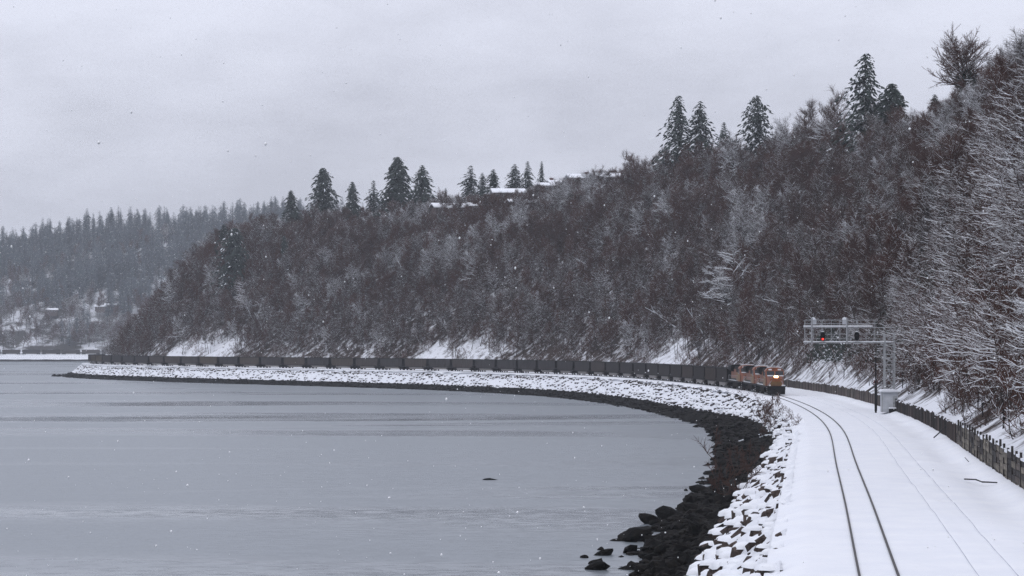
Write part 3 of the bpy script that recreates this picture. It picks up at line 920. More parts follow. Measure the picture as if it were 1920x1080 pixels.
for i in n_near[np.argsort(nsx[n_near])]:
    if nr_v[i] < 30: row, gp = 'lowest row above timber wall', 'lowest trees above the timber wall'
    elif nr_v[i] < 55: row, gp = 'halfway up near slope', 'trees halfway up the near slope'
    else: row, gp = 'crest of near slope', 'trees on the near crest'
    cnt[(row, nk[i])] = cnt.get((row, nk[i]), 0) + 1
    lb = '%s bare tree, %s such from left, %s' % (SNOWY[nk[i]], ordinal(cnt[(row, nk[i])]), row)
    single_tree('bare_tree', BT[nk[i]], (nx_[i], ny_[i], nz_[i]), (rng.normal() * .05, rng.normal() * .05, nrz[i]), nh[i] / 16.0, lb, gp)
foot = np.where((bl_v < 24) & (bl_u < 1000) & (bl_u > 330))[0]
foot = foot[np.argsort(-(bh / by)[foot] * rng.uniform(.6, 1.0, len(foot)))][:150]
foot_set = set(foot.tolist())
BARE = ['slim brown', 'brown twiggy', 'grey snow-dusted', 'white-branched two-stemmed', 'three-stemmed brown', 'two-stemmed brown', 'dark low-branched', 'white drooping', 'slender high-crowned', 'slender twin-stemmed']
cnt = {}
for i in foot[np.argsort(sx[foot])]:
    x = sx[i]
    if x > 1360: row, gp = 'bank behind orange locomotives', 'bare trees behind the locomotives'
    elif x > 1130: row, gp = 'bluff foot behind leading coal cars', 'bare trees behind the leading coal cars'
    elif x > 700: row, gp = 'bluff foot behind mid train', 'bare trees behind mid train'
    else: row, gp = 'bluff foot behind train rear', 'bare trees behind the rear of the train'
    cnt[(row, kind[i])] = cnt.get((row, kind[i]), 0) + 1
    lb = '%s bare tree, %s such from left, %s' % (BARE[kind[i]], ordinal(cnt[(row, kind[i])]), row)
    single_tree('bare_tree', HT[kind[i]], (bx[i], by[i], bz[i]), (brx[i], bry[i], brz[i]), bh[i] / 10.0, lb, gp)
rest = np.array([i for i in range(len(bl_u)) if i not in foot_set])
scatter('bluff_woodland', [t[2] for t in HT], np.stack([bx, by, bz], 1)[rest], np.stack([brx, bry, brz], 1)[rest], bh[rest] / 10.0, kind[rest],
        'dense bare brown woodland dusted with snow covering the bluff')
rest = np.array([i for i in range(len(nr_u)) if i not in near_set])
scatter('near_slope_woodland', [t[2] for t in BT], np.stack([nx_, ny_, nz_], 1)[rest], np.stack([rng.normal(size=len(rest)) * .05, rng.normal(size=len(rest)) * .05, nrz[rest]], 1), nh[rest] / 16.0, nk[rest],
        'dense snow-laden woodland behind the nearest trees on the right')
# undergrowth on the slopes
su, sv = jitter(45, 1150, 12.5, 80, 3.2)
kp = rng.random(len(su)) > np.maximum(openness(su, sv) * 1.06, np.where(su > 380, np.interp(sv, [14, 30], [.35, .1]), .1))
su, sv = su[kp], sv[kp]
eu, ev = jitter(45, 240, 13.9, 20, 1.7)
su, sv = np.concatenate([su, eu]), np.concatenate([sv, ev])
ux, uy = P(su, sv)
scatter('undergrowth', [t[2] for t in SH], np.stack([ux, uy, hill_z(su, sv)], 1), np.stack([rng.normal(size=len(su)) * .1, rng.normal(size=len(su)) * .1, rng.uniform(0, 6.28, len(su))], 1),
        rng.uniform(.8, 1.9, len(su)), rng.randint(0, 3, len(su)), 'leafless brown undergrowth between the trees of the slope')

# ------------------------------------------------------------------ far hill forest
fx = rng.uniform(-640, 330, 5200); fy = FY + 14 + rng.uniform(0, 1, 5200) ** .9 * 345
fz = far_hill_z(fx, fy)
con = sum_noise(fx, fy, 81, 130, 3) + rng.normal(size=5200) * .4 + np.interp(fy - FY, [0, 60, 140, 340], [-1.2, -.6, .35, .9])
is_c = con > 0
fsx, fsy = screen(fx, fy, fz)
rim = np.where(is_c & (fy > FY + 255) & (fy < FY + 325) & (fsx > -10) & (fsx < 520))[0]
rim = rim[np.argsort(fsx[rim])]
rim = rim[::max(1, len(rim) // 60)][:60]
rs = set(rim.tolist())
for n_, i in enumerate(rim):
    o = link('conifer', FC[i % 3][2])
    o.location = (fx[i], fy[i], fz[i] - .5); o.rotation_euler = (0, 0, i * 1.3)
    s = rng.uniform(.6, 1.15); o.scale = (s, s, s)
    tag(o, 'hazy grey conifer on the far hill skyline, %s of the row from the left' % ordinal(n_ + 1), 'tree', 'conifers along the far skyline')
ci_ = np.array([i for i in np.where(is_c)[0] if i not in rs]); di_ = np.where(~is_c)[0]
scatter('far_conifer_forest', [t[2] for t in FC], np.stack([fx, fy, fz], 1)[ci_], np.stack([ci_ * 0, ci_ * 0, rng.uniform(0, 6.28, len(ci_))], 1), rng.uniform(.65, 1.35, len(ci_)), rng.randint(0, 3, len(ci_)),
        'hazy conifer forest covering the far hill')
scatter('far_bare_woodland', [t[2] for t in HT], np.stack([fx, fy, fz], 1)[di_], np.stack([di_ * 0, di_ * 0, rng.uniform(0, 6.28, len(di_))], 1), rng.uniform(.9, 1.6, len(di_)), rng.choice([1, 2, 3, 5, 0], len(di_)),
        'hazy bare woodland low on the far hill')

# ================================================================== conifers and other trees of the skyline
# u, v, height, prototype, width factor, label
CON = [(926, 72, 24, 0, 1.1, 'dark rounded conifer at the far left end of the ridge skyline'),
       (913, 82, 30.5, 3, .9, 'tall dark conifer with bare lower trunk left on the ridge'),
       (884, 84, 25.5, 0, .95, 'slim pointed dark conifer beside a paler one on the ridge'),
       (884.5, 94, 26.5, 2, .95, 'paler snowy conifer just right of the slim dark one'),
       (845.5, 86, 30, 3, 1.05, 'broad dark conifer, left of the big pair on the ridge'),
       (821.5, 84, 26.5, 0, 1.15, 'dense dark conifer, right of the big pair on the ridge'),
       (821.5, 95, 17, 2, .7, 'small pale conifer just left of the first snowy roof'),
       (810.5, 100, 24, 2, 1.3, 'pale snowy conifer rising behind the first snowy roof'),
       (802, 100, 20, 2, 1.04, 'short pale conifer between the two lowest snowy roofs'),
       (791, 98, 18.5, 0, 1.17, 'small dark conifer left of the long white gable roof'),
       (782.5, 102, 19, 1, 1.17, 'snowy conifer behind the white gable roof'),
       (774, 102, 19, 2, 1.04, 'narrow conifer right behind the white gable roof end'),
       (762.5, 100, 20, 2, .6, 'thin pointed conifer left of the upper terrace of houses'),
       (665.5, 82, 32, 1, 1.0, 'tall snowy spruce, left and higher of the ridge pair'),
       (657, 84, 28.5, 1, 1.1, 'snowy spruce, right and lower of the ridge pair'),
       (644.5, 84, 19, 2, 1.1, 'short snowy conifer between the spruce pair and the ragged one'),
       (617.5, 78, 26, 4, 1.0, 'ragged flat-topped snowy conifer in the middle of the ridge'),
       (540.5, 72, 33, 1, 1.0, 'tallest snowy spruce on the right part of the ridge'),
       (533, 76, 21, 3, 1.25, 'bushy dark conifer leaning against the tallest spruce'),
       (475, 66, 15, 0, 1.0, 'little dark conifer below the ivy-clad tree'),
       (945, 48, 17.5, 0, 1.2, 'small dark conifer at the brow of the headland'),
       (905, 40, 28, 3, .95, 'large dark conifer standing in the headland slope'),
       (877, 50, 16, 0, .8, 'thin dark conifer in the slope below the ridge')]
for n_, (u, v, h, k, wf, lb) in enumerate(CON):
    if n_ % 2: k = {0: 5, 1: 6, 2: 7, 3: 8, 4: 4}[k]
    o = thing('conifer', lb, 'tree', pt(u, v, float(hill_z(u, v)) - .5), u * 1.7, 'conifers along the ridge')
    s = h / 20.0
    o.scale = (s * wf, s * wf, s)
    link('trunk', CF[k][0], o); link('crown', CF[k][1], o)

# skyline broadleaf trees
for u, v, h, k, lb in [(706, 96, 13, 4, 'feathery bare tree above the long flat roof on the ridge'), (694, 98, 14, 0, 'bare tree just left of the tall snowy spruce pair'),
                       (688, 92, 13, 1, 'thin bare tree beside the tall spruce pair'), (600, 84, 16, 0, 'bare round-headed tree right of the ragged conifer'),
                       (590, 84, 15, 6, 'second bare tree right of the ragged conifer'), (574, 80, 17, 6, 'dark dense bare tree midway to the tallest spruce'), (560, 82, 14, 1, 'bare bush-like tree left of the tallest spruce')]:
    single_tree('bare_tree', HT[k], pt(u, v, float(hill_z(u, v)) - .3), (0, 0, u), h / 10.0, lb, 'bare trees on the ridge skyline')

# single trees that stand out of the bluff by their snow or size
for u, v, h, pr, n_, rz, lb in [(508, 25, 13, BT, 5, 0.0, 'large white many-branched tree fanning out above the leading coal cars'),
                           (512, 28, 12, BT, 2, 2.5, 'dark-stemmed tree close behind the large white fan-shaped tree'),
                           (624, 53, 8, BT, 6, .4, 'white arching tree in the middle of the bluff below the spruce pair'),
                           (632, 46, 7, BT, 4, .2, 'low frosted tree just below the white arching tree'),
                           (614, 69, 10, HT, 3, 1.0, 'pale frosted tree below the ragged flat-topped conifer'),
                           (610, 66, 9, HT, 7, .3, 'second pale frosted tree below the ragged conifer'),
                           (862, 30, 11, BT, 1, .3, 'white-limbed tree beside the dark conifer of the headland'),
                           (855, 26, 9, BT, 6, 3.0, 'smaller white-limbed tree lower on the headland'),
                           (830, 48, 8, HT, 3, .8, 'frosted grey tree high on the headland slope'),
                           (702, 77, 8, HT, 3, 2.0, 'frosted tree under the long low house'),
                           (720, 59, 8, HT, 7, 1.1, 'frosted drooping tree below the white gable roof'),
                           (572, 77, 9, BT, 6, .5, 'white-branched tree on the brow left of the tallest spruce'),
                           (710, 33, 10, HT, 0, 2.2, 'tall dark bare tree in the middle of the bluff foot')]:
    single_tree('bare_tree', pr[n_], pt(u, v, float(hill_z(u, v)) - .2), (0, -.12, rz), 1.4 * h / (16.0 if pr is BT else 10.0), lb, 'trees that stand out on the bluff')
for n_, (a, b, lb) in enumerate([((790, 38, 1.2), (777, 41, 3.6), 'upper one of the white fallen trunks on the bluff'), ((796, 38, 1.6), (782, 36.5, .9), 'lower one of the white fallen trunks on the bluff'),
                                ((794, 39, 1.6), (784, 38.2, 1.4), 'short middle one of the white fallen trunks on the bluff')]):
    mb = MB().bar(pt(a[0], a[1], float(hill_z(a[0], a[1])) + a[2] + 3), pt(b[0], b[1], float(hill_z(b[0], b[1])) + b[2] + 3), .2, 6, 0, .12)
    tag(mb.build('fallen_log', [M['twig_snow']]), lb, 'fallen tree', 'white fallen trunks')
# leaning snow-topped trunks scattered over the slope
for n_, (u, v, L, az, el_, lb) in enumerate([(868, 31, 9, 2.4, .9, 'white leaning trunk left of the dark conifer on the headland'), (858, 28, 8, 2.0, .7, 'white leaning trunk right of the dark conifer on the headland'),
        (846, 26, 7, 2.6, 1.0, 'thin leaning white trunk low on the headland'), (770, 44, 9, 2.2, 1.0, 'dark leaning snag above the white fallen trunks'), (700, 28, 8, 2.5, .9, 'leaning trunk at the bluff foot behind mid train'),
        (648, 40, 8, 2.7, .5, 'leaning white trunk in the bluff centre below the houses'), (560, 24, 9, 2.9, .35, 'long white leaning trunk above the leading coal cars'), (552, 22, 8, 2.8, .45, 'white leaning trunk just right of the long one'),
        (520, 20, 8, 2.5, .8, 'leaning trunk at the foot of the large white fan-shaped tree'), (440, 24, 8, 2.9, .3, 'low white leaning trunk up the bank behind the locomotives'), (590, 60, 8, 2.9, .3, 'fallen white crown on the upper slope left of the tallest spruce')]):
    b0 = Vector(pt(u, v, float(hill_z(u, v)) + 1.5)); d_ = Vector((math.cos(az) * math.cos(el_), -.25, math.sin(el_)))
    mb = MB()
    q = b0.copy()
    for k in range(3):
        d_ = d_ + Vector((0, 0, .12 * math.sin(n_ + k)))
        q2 = q + d_.normalized() * L / 3
        mb.bar(q, q2, .17 - .04 * k, 6, 0, .13 - .04 * k)
        if k: mb.bar(q, q + (d_ + Vector((.5 * math.sin(n_ * 3 + k), -.2, .5))).normalized() * L * .3, .07, 5, 0, .03)
        q = q2
    tag(mb.build('leaning_snag', [M['twig_snow'] if 'white' in lb else M['trunk']]), lb, 'dead tree', 'leaning dead trees on the bluff')
# ivy-clad tree with a wide dome of bare branches
ivt, ivc = gen_bare(900, H=13.5, nb=70, nsub=11, ntw=9, spread=.60, r0=.45, up=.30, first=.52, tw=(.4, 1.1), tw_r=.024, fan=1.3, rb=.018)
rg = np.random.RandomState(5)
a_ = tubes(ivt, 0, rg, 0); b_ = tubes(ivc, .15, rg, .01)
iu, iv = 444.5, 64.0
o = thing('ivy_tree', 'domed bare tree with dark ivy round its trunk at upper right', 'tree', pt(iu, iv, float(hill_z(iu, iv)) + 4.5))
link('trunk', make_mesh('trunk', a_[0], a_[1], [M['trunk']]), o)
link('crown', make_mesh('crown', b_[0], b_[1], [M['bark'], M['twig_snow']], b_[2]), o)
def leaf_mass(n, fn, size, seed):
    rg = np.random.RandomState(seed)
    V_, F_ = [], []
    for i in range(n):
        c = np.array(fn(rg)); d = rg.normal(size=3); d /= np.linalg.norm(d); e = np.cross(d, rg.normal(size=3)); e /= np.linalg.norm(e)
        s_ = size * rg.uniform(.6, 1.4); b0 = len(V_)
        V_ += [c - d * s_, c + e * s_ * .6, c + d * s_, c - e * s_ * .6]; F_.append((b0, b0 + 1, b0 + 2, b0 + 3))
    return np.array(V_), F_
def ivy_fn(rg):
    z = rg.uniform(1, 10.5); r_ = np.interp(z, [1, 5, 7.5, 9.5, 10.5], [.9, 1.5, 2.9, 2.5, .5]) * rg.uniform(.2, 1) ** .4
    t = rg.uniform(0, 6.28); return (r_ * math.cos(t), r_ * math.sin(t), z + rg.normal() * .5)
V_, F_ = leaf_mass(2200, ivy_fn, .30, 8)
link('ivy', make_mesh('ivy', V_, F_, [M['ivy']]), o)
# ivy-hung tree low on the ridge below the terrace
for u, v, s, lb in [(700, 66, .72, 'dark ivy-smothered tree below the long flat roof')]:
    o = thing('ivy_tree', lb, 'tree', pt(u, v, float(hill_z(u, v))))
    link('trunk', HT[5][0], o); link('crown', HT[5][1], o)
    f_ = lambda rg: (rg.normal() * 1.0 + (3 if rg.random() < .35 else 0) * .6, rg.normal() * 1.0, rg.uniform(1.5, 11))
    V_, F_ = leaf_mass(900, f_, .4, 9)
    link('ivy', make_mesh('ivy', V_ , F_, [M['ivy']]), o)

# evergreen thicket behind the signal
n_t = 30000
rg = np.random.RandomState(10)
tu = rg.uniform(214, 372, n_t); tv = 13.2 + rg.uniform(0, 1, n_t) ** 1.2 * 24
tx_, ty_ = P(tu, tv)
tz_ = hill_z(tu, tv) + rg.uniform(0, 1, n_t) * (3.4 + 1.9 * np.sin(tu * .31) * np.cos(tv * .5 + tu * .11))
tp_ = np.stack([tx_, ty_, tz_], 1)
it_ = iter(range(n_t))
V_, F_ = leaf_mass(n_t, lambda g_: tp_[next(it_)], .30, 10)
rg = np.random.RandomState(4)
tag(link('evergreen_thicket', make_mesh('evergreen_thicket', V_, F_, [M['ivy'], M['twig_snow']], (rg.random(len(F_)) < .07).astype(int))),
    'dark evergreen thicket on the slope behind the signal gantry', None, None, 'stuff')

# ================================================================== houses on the ridge
def house(label, u, v, w_, d_, h_, rz, roof, n_win, chim=None, name='house', zoff=0.0, loc=None):
    loc = loc or pt(u, v, float(hill_z(u, v)) + zoff)
    o = thing(name, label, 'house', loc, rz, 'houses along the ridge' if name == 'house' else None)
    MB().box(-w_ / 2, w_ / 2, -d_ / 2, d_ / 2, -2.5, h_).build('wall', [M['siding']], o)
    rb = MB(); e = .7
    if roof == 'gable':
        rh = d_ * .17
        rb.prism([(-d_ / 2 - e, h_ - .12), (0, h_ + rh), (d_ / 2 + e, h_ - .12), (d_ / 2 + e, h_ + .28), (0, h_ + rh + .42), (-d_ / 2 - e, h_ + .28)], -w_ / 2 - e, w_ / 2 + e, 'x', 0)
    else:
        rb.box(-w_ / 2 - e, w_ / 2 + e, -d_ / 2 - e, d_ / 2 + e, h_ + .003, h_ + .22, 1).box(-w_ / 2 - e + .08, w_ / 2 + e - .08, -d_ / 2 - e + .08, d_ / 2 + e - .08, h_ + .225, h_ + .62)
    ro = rb.build('roof', [M['roof_snow'], M['siding']], o)
    if chim is not None:
        MB().box(chim - .6, chim + .6, -.5, .5, h_ - .5, h_ + 2.2).box(chim - .7, chim + .7, -.6, .6, h_ + 2.2, h_ + 2.4).build('chimney', [M['brick']], ro)
    for i in range(n_win):
        x = -w_ / 2 + w_ * (i + .5) / n_win
        wi = MB().box(x - .75, x + .75, -d_ / 2 - .06, -d_ / 2 + .05, h_ * .34, h_ * .80).build('window', [M['white']], o)
        MB().box(x - .65, x + .65, -d_ / 2 - .075, -d_ / 2 - .045, h_ * .34 + .1, h_ * .80 - .1).build('pane', [M['glass']], wi)
    return o
house('lowest house at left, wide snowy roof above the bare trees', 792, 80, 16, 9, 2.6, .25, 'gable', 4, zoff=1.2)
house('house with the long bright white gable roof on the ridge', 762, 84, 11.5, 9, 2.6, .12, 'gable', 4, zoff=3.0)
house('small low house left below the bright white gable roof', 773, 78, 6.5, 6, 2.6, .2, 'gable', 2, zoff=1.4)
house('narrow terrace house with a low snowy roof right of the gable', 742, 76, 11, 5, 2.4, .30, 'gable', 3, zoff=.2)
house('upper dark house with brick chimney at its left end', 742, 94, 11, 8, 2.8, .25, 'gable', 4, chim=-4.5, zoff=4.0)
house('upper house with a big square brick chimney in the middle', 726, 90, 11, 8, 2.6, .25, 'gable', 3, chim=1.0, zoff=4.0)
house('house with the small brown chimney before the long roof', 731, 80, 9, 6, 2.6, .28, 'gable', 3, chim=None, zoff=1.8)
house('long low house under a thin snowy roof climbing the ridge', 703, 86, 18, 8, 2.6, .30, 'gable', 6, chim=-6, zoff=4.4)
for x, y, lb in [(-352, 1985, 'far house with a white roof low on the hazy hill'), (-392, 1978, 'far house with pale roof left of the other far roof'), (-345, 1993, 'far upper house peeping from the hazy trees')]:
    z = float(far_hill_z(np.array([x]), np.array([y]))[0])
    hs = house(lb, 0, 0, 9, 7, 2.6, .1, 'gable', 3, loc=(x, y, z + 6))
    hs['group'] = 'houses on the far hill'
# thin radio mast on the skyline
mu, mv = 551.5, 90
m_ = MB().bar((0, 0, 0), (0, 0, 15), .16, 6, 0, .05).box(-.5, .5, -.5, .5, -.5, .4)
for z in (6, 9, 12): m_.bar((-.5, 0, z), (.5, 0, z), .04)
mo = m_.build('radio_mast', [M['steel']])
mo.location = pt(mu, mv, float(hill_z(mu, mv)) + 1)
tag(mo, 'thin grey radio mast on the skyline right of the tallest spruce', 'mast')

# ================================================================== train
def truck_mesh(n_ax, wb):
    m = MB()
    half = wb * (n_ax - 1) / 2
    for s in (-1, 1):
        m.box(-half - .45, half + .45, s * .98 - .09, s * .98 + .09, .46, .72)
        m.prism([(-half * .6, .28), (half * .6, .28), (half * .25, .9), (-half * .25, .9)], s * .98 - .11, s * .98 + .11, 'y')
        for k in range(n_ax):
            m.box(-half + k * wb - .2, -half + k * wb + .2, s * 1.0 - .13, s * 1.0 + .13, .30, .66)
    m.box(-.3, .3, -1.0, 1.0, .5, .95)
    return m.mesh('truck', [M['under']])
def wheel_mesh():
    m = MB()
    for s in (-1, 1):
        m.cyl((0, s * .76, .48), .48, .13, 'y', 16).cyl((0, s * .70, .48), .52, .03, 'y', 16)
    m.bar((0, -.8, .48), (0, .8, .48), .09, 8)
    return m.mesh('wheelset', [M['under']])
ME_CT, ME_LT, ME_WH = truck_mesh(2, 1.75), truck_mesh(3, 1.85), wheel_mesh()
def add_truck(root, x, me, n_ax, wb, sub=True):
    t = link('truck', me, root); t.location = (x, 0, 0)
    if sub:
        for k in range(n_ax):
            w_ = link('wheelset', ME_WH, t); w_.location = ((k - (n_ax - 1) / 2) * wb, 0, 0)
    return t

def build_coal_car():
    root = thing('coal_car', 'x', 'coal car')
    b = MB()
    # side walls with an inward end cut, floor, end walls
    side = [(-7.15, 3.72), (7.15, 3.72), (7.15, 1.9), (6.3, 1.12), (-6.3, 1.12), (-7.15, 1.9)]
    for s in (-1, 1):
        b.prism(side, s * 1.52 - .04, s * 1.52 + .04, 'y')
        b.box(-7.25, 7.25, s * 1.54 - .09, s * 1.54 + .09, 3.66, 3.80, 1)                 # top chord
        b.box(-6.3, 6.3, s * 1.54 - .08, s * 1.54 + .08, 1.04, 1.20, 1)                   # side sill
        for k in range(12):
            x = -6.6 + k * 1.2
            b.box(x - .07, x + .07, s * 1.56, s * 1.56 + s * .10 if s > 0 else s * 1.56, 1.2, 3.66) if s > 0 else b.box(x - .07, x + .07, -1.66, -1.56, 1.2, 3.66)
    for s in (-1, 1):
        b.box(s * 7.12 - .05, s * 7.12 + .05, -1.48, 1.48, 1.7, 3.72, 1)  # end walls coloured black, standing in for shade in the gaps between cars
        b.box(min(s * 6.2, s * 7.6), max(s * 6.2, s * 7.6), -1.35, 1.35, .98, 1.10, 1)
    b.box(-7.0, 7.0, -1.47, 1.47, 1.2, 1.3, 1)
    b.build('body', [M['car'], M['black']], root)
    c = MB()
    rg = np.random.RandomState(3)
    nx, ny = 16, 5
    V_ = [(-7.05 + 14.1 * i / (nx - 1), -1.46 + 2.92 * j / (ny - 1), 3.35 + (.42 * math.sin(math.pi * j / (ny - 1)) * (1 if 0 < i < nx - 1 else .1)) + rg.uniform(-.05, .05)) for i in range(nx) for j in range(ny)]
    F_ = [(i * ny + j, (i + 1) * ny + j, (i + 1) * ny + j + 1, i * ny + j + 1) for i in range(nx - 1) for j in range(ny - 1)]
    link('coal_load', make_mesh('coal_load', V_, F_, [M['coal']], None, False), root)
    for s in (-1, 1):
        tb = MB().prism([(-4.6, 1.12), (4.6, 1.12), (3.9, .38), (-3.9, .38)], s * .12 if s > 0 else -1.42, 1.42 if s > 0 else -.12, 'y')
        tb.build('tub', [M['alu']], root)
    for s in (-1, 1):
        l = MB()
        for k in range(5): l.bar((s * 7.5, -s * 1.5, 1.4 + k * .45), (s * 7.5, -s * 1.05, 1.4 + k * .45), .025)
        l.bar((s * 7.5, -s * 1.5, 1.1), (s * 7.5, -s * 1.5, 3.6), .03).bar((s * 7.5, -s * 1.05, 1.1), (s * 7.5, -s * 1.05, 3.6), .03)
        l.build('ladder', [M['under']], root)
        MB().box(s * 7.9 - .28, s * 7.9 + .28, -.14, .14, .68, .95).bar((s * 7.2, 0, .8), (s * 7.9, 0, .8), .1).build('coupler', [M['under']], root)
        add_truck(root, s * 5.75, ME_CT, 2, 1.75)
    return root

def place_on_track(o, u, z=0.0):
    t = heading(u)
    o.location = pt(u, 0, z)
    o.rotation_euler = (0, 0, math.atan2(-math.cos(t), -math.sin(t)))

car0 = build_coal_car()
CAR_U0 = 376.6
n_cars = 43
for k in range(n_cars):
    c = car0 if k == 0 else copy_tree(car0)
    place_on_track(c, CAR_U0 + 16.15 * (k + .5))
    c['label'] = 'open coal car loaded with coal, %s behind the orange locomotives' % ordinal(k + 1)
    c['group'] = 'coal cars of the long train'
    if k == 16: car_text = c
# reporting number on one car
fc = bpy.data.curves.new('car_number', 'FONT'); fc.body = '2011'; fc.size = 1.5; fc.extrude = .004; fc.space_character = 1.5
to = bpy.data.objects.new('tmp_text', fc); COL.objects.link(to)
bpy.context.view_layer.update()
tme = bpy.data.meshes.new_from_object(to.evaluated_get(bpy.context.evaluated_depsgraph_get()))
bpy.data.objects.remove(to); tme.materials.clear(); tme.materials.append(M['white'])
tn = link('car_number', tme, car_text)
tn.rotation_euler = (R(90), 0, R(180)); tn.location = (-1.2, 1.675, 2.35)
# the tail of the train on the far shore
for k in range(9):
    c = copy_tree(car0)
    x = -458 + k * 16.15
    c.location = (x, FY + .04 * (x + 350), 0); c.rotation_euler = (0, 0, math.atan(.04))
    c['label'] = 'distant coal car of the train on the far shore, %s from the left edge' % ordinal(k + 1)
    c['group'] = 'coal cars on the far shore'

def build_loco(lit):
    root = thing('locomotive', 'x', 'locomotive')
    MB().box(-10.6, 10.3, -1.5, 1.5, 1.28, 1.56).box(-10.6, 10.3, -.6, .6, .85, 1.28).build('frame', [M['black']], root)
    MB().prism([(-3.4, .95), (-3.0, .5), (3.0, .5), (3.4, .95), (3.4, 1.25), (-3.4, 1.25)], -1.42, 1.42, 'y').build('fuel_tank', [M['under']], root)
    # pilot and plough
    p = MB()
    p.poly([(10.3, -1.45, .18), (10.3, 1.45, .18), (10.95, .12, .18), (10.95, -.12, .18), (10.3, -1.5, 1.0), (10.3, 1.5, 1.0), (10.6, .2, 1.0), (10.6, -.2, 1.0)],
           [(0, 3, 7, 4), (3, 2, 6, 7), (2, 1, 5, 6), (4, 7, 6, 5), (0, 1, 2, 3), (0, 4, 5, 1)])
    p.box(10.1, 10.45, -1.5, 1.5, 1.0, 1.55)
    p.build('pilot', [M['black']], root)
    MB().box(10.6, 11.15, -.16, .16, .72, 1.0).build('coupler', [M['under']], root)
    for s in (-1, 1):
        st = MB()
        for k in range(4): st.box(9.75, 10.25, s * 1.22 if s > 0 else -1.55, 1.55 if s > 0 else -1.22, .35 + k * .32, .40 + k * .32)
        st.build('steps', [M['white']], root)
        add_truck(root, s * 6.9, ME_LT, 3, 1.85)
        # handrails along the walkways and across the nose
        h = MB()
        for k in range(8): h.bar((-10.0 + k * 2.0, s * 1.46, 1.56), (-10.0 + k * 2.0, s * 1.46, 2.55), .03)
        h.bar((-10.0, s * 1.46, 2.55), (4.4, s * 1.46, 2.55), .03)
        h.bar((10.25, s * 1.42, 1.5), (10.25, s * .75, 2.5), .045).bar((10.25, s * 1.45, 1.2), (10.25, s * 1.42, 1.55), .045)
        h.build('handrail', [M['steel']], root)
    hood = MB()
    hood.prism([(-.92, 1.56), (.92, 1.56), (.92, 3.75), (-.92, 3.75)], -10.2, 4.9, 'x', 0)
    hood.prism([(-.94, 3.752), (.94, 3.752), (.72, 4.25), (-.72, 4.25)], -10.2, 4.9, 'x', 1)
    hood.box(-10.22, 4.9, -.94, .94, 1.563, 1.95, 1).box(-10.21, 4.9, -.95, .95, 1.953, 2.05, 2).box(-10.21, 4.9, -.95, .95, 3.62, 3.72, 2)
    hood.build('long_hood', [M['orange'], M['black'], M['yellow']], root)
    rd = MB().prism([(-.93, 3.25), (-1.5, 3.55), (-1.5, 4.35), (-1.2, 4.55), (1.2, 4.55), (1.5, 4.35), (1.5, 3.55), (.93, 3.25)], -10.1, -6.0, 'x')
    rd.build('radiator', [M['black']], root)
    MB().box(1.4, 4.88, -1.42, 1.42, 1.56, 3.2, 0).box(1.4, 4.88, -1.42, 1.42, 3.205, 4.3, 1).build('equipment_cabinet', [M['tan'], M['black']], root)
    MB().cyl((-1.5, 0, 4.4), .35, .4, 'z').build('exhaust_stack', [M['black']], root)
    cb = MB()
    cb.prism([(-1.5, 1.56), (1.5, 1.56), (1.52, 4.05), (1.2, 4.42), (.55, 4.62), (-.55, 4.62), (-1.2, 4.42), (-1.52, 4.05)], 4.9, 7.6, 'x')
    # raked front above the nose
    cb.poly([(7.6, -1.5, 1.56), (7.6, 1.5, 1.56), (8.1, 1.45, 3.25), (8.1, -1.45, 3.25), (7.62, 1.5, 4.05), (7.62, -1.5, 4.05), (7.6, 1.15, 4.42), (7.6, -1.15, 4.42)],
            [(0, 1, 2, 3), (3, 2, 4, 5), (5, 4, 6, 7), (1, 4, 2), (0, 3, 5)])
    cab = cb.build('cab', [M['orange']], root)
    for s in (-1, 1):
        MB().poly([(8.10, s * .10, 3.36), (8.10, s * 1.36, 3.36), (7.66, s * 1.38, 4.0), (7.66, s * .10, 4.0), (8.06, s * .10, 3.36), (8.06, s * 1.36, 3.36), (7.62, s * 1.38, 4.0), (7.62, s * .10, 4.0)],
                  [(0, 1, 2, 3), (7, 6, 5, 4), (0, 4, 5, 1), (1, 5, 6, 2), (2, 6, 7, 3), (3, 7, 4, 0)]).build('windshield', [M['glass']], cab)
        MB().box(5.3, 6.9, s * 1.51 - .03, s * 1.51 + .03, 2.95, 3.85).build('side_window', [M['glass']], cab)
        MB().box(4.95, 7.5, s * 1.505 - .015, s * 1.505 + .015, 1.7, 2.85).build('side_panel', [M['tan']], cab)
        MB().box(7.55, 7.64, s * .5 if s > 0 else -1.05, 1.05 if s > 0 else -.5, 4.14, 4.36).build('number_board', [M['white']], cab)
    MB().box(5.2, 7.3, -1.1, 1.1, 4.58, 4.70).build('roof_snow', [M['snow']], cab)
    ns = MB()
    ns.poly([(8.0, -1.40, 1.56), (8.0, 1.40, 1.56), (10.15, 1.02, 1.56), (10.15, -1.02, 1.56), (8.05, -1.40, 3.25), (8.05, 1.40, 3.25), (9.7, 1.0, 3.12), (9.7, -1.0, 3.12), (10.15, 1.0, 2.75), (10.15, -1.0, 2.75)],
            [(0, 3, 2, 1), (0, 4, 7, 9, 3), (1, 2, 8, 6, 5), (4, 5, 6, 7), (7, 6, 8, 9), (3, 9, 8, 2)])
    nose = ns.build('nose', [M['orange']], root)
    MB().box(10.14, 10.17, -.92, .92, 1.60, 2.30).build('nose_panel', [M['yellow']], nose)
    MB().box(8.2, 9.6, -1.3, -.35, 3.18, 3.32).box(8.2, 9.5, .55, 1.3, 3.18, 3.30).build('nose_snow', [M['snow']], nose)
    hl = MB().box(9.72, 10.02, -.36, .36, 2.86, 3.34).build('headlight', [M['black']], nose)
    lens = MB()
    for s in (-1, 1): lens.cyl((10.03, s * .17, 3.1), .18, .05, 'x', 12)
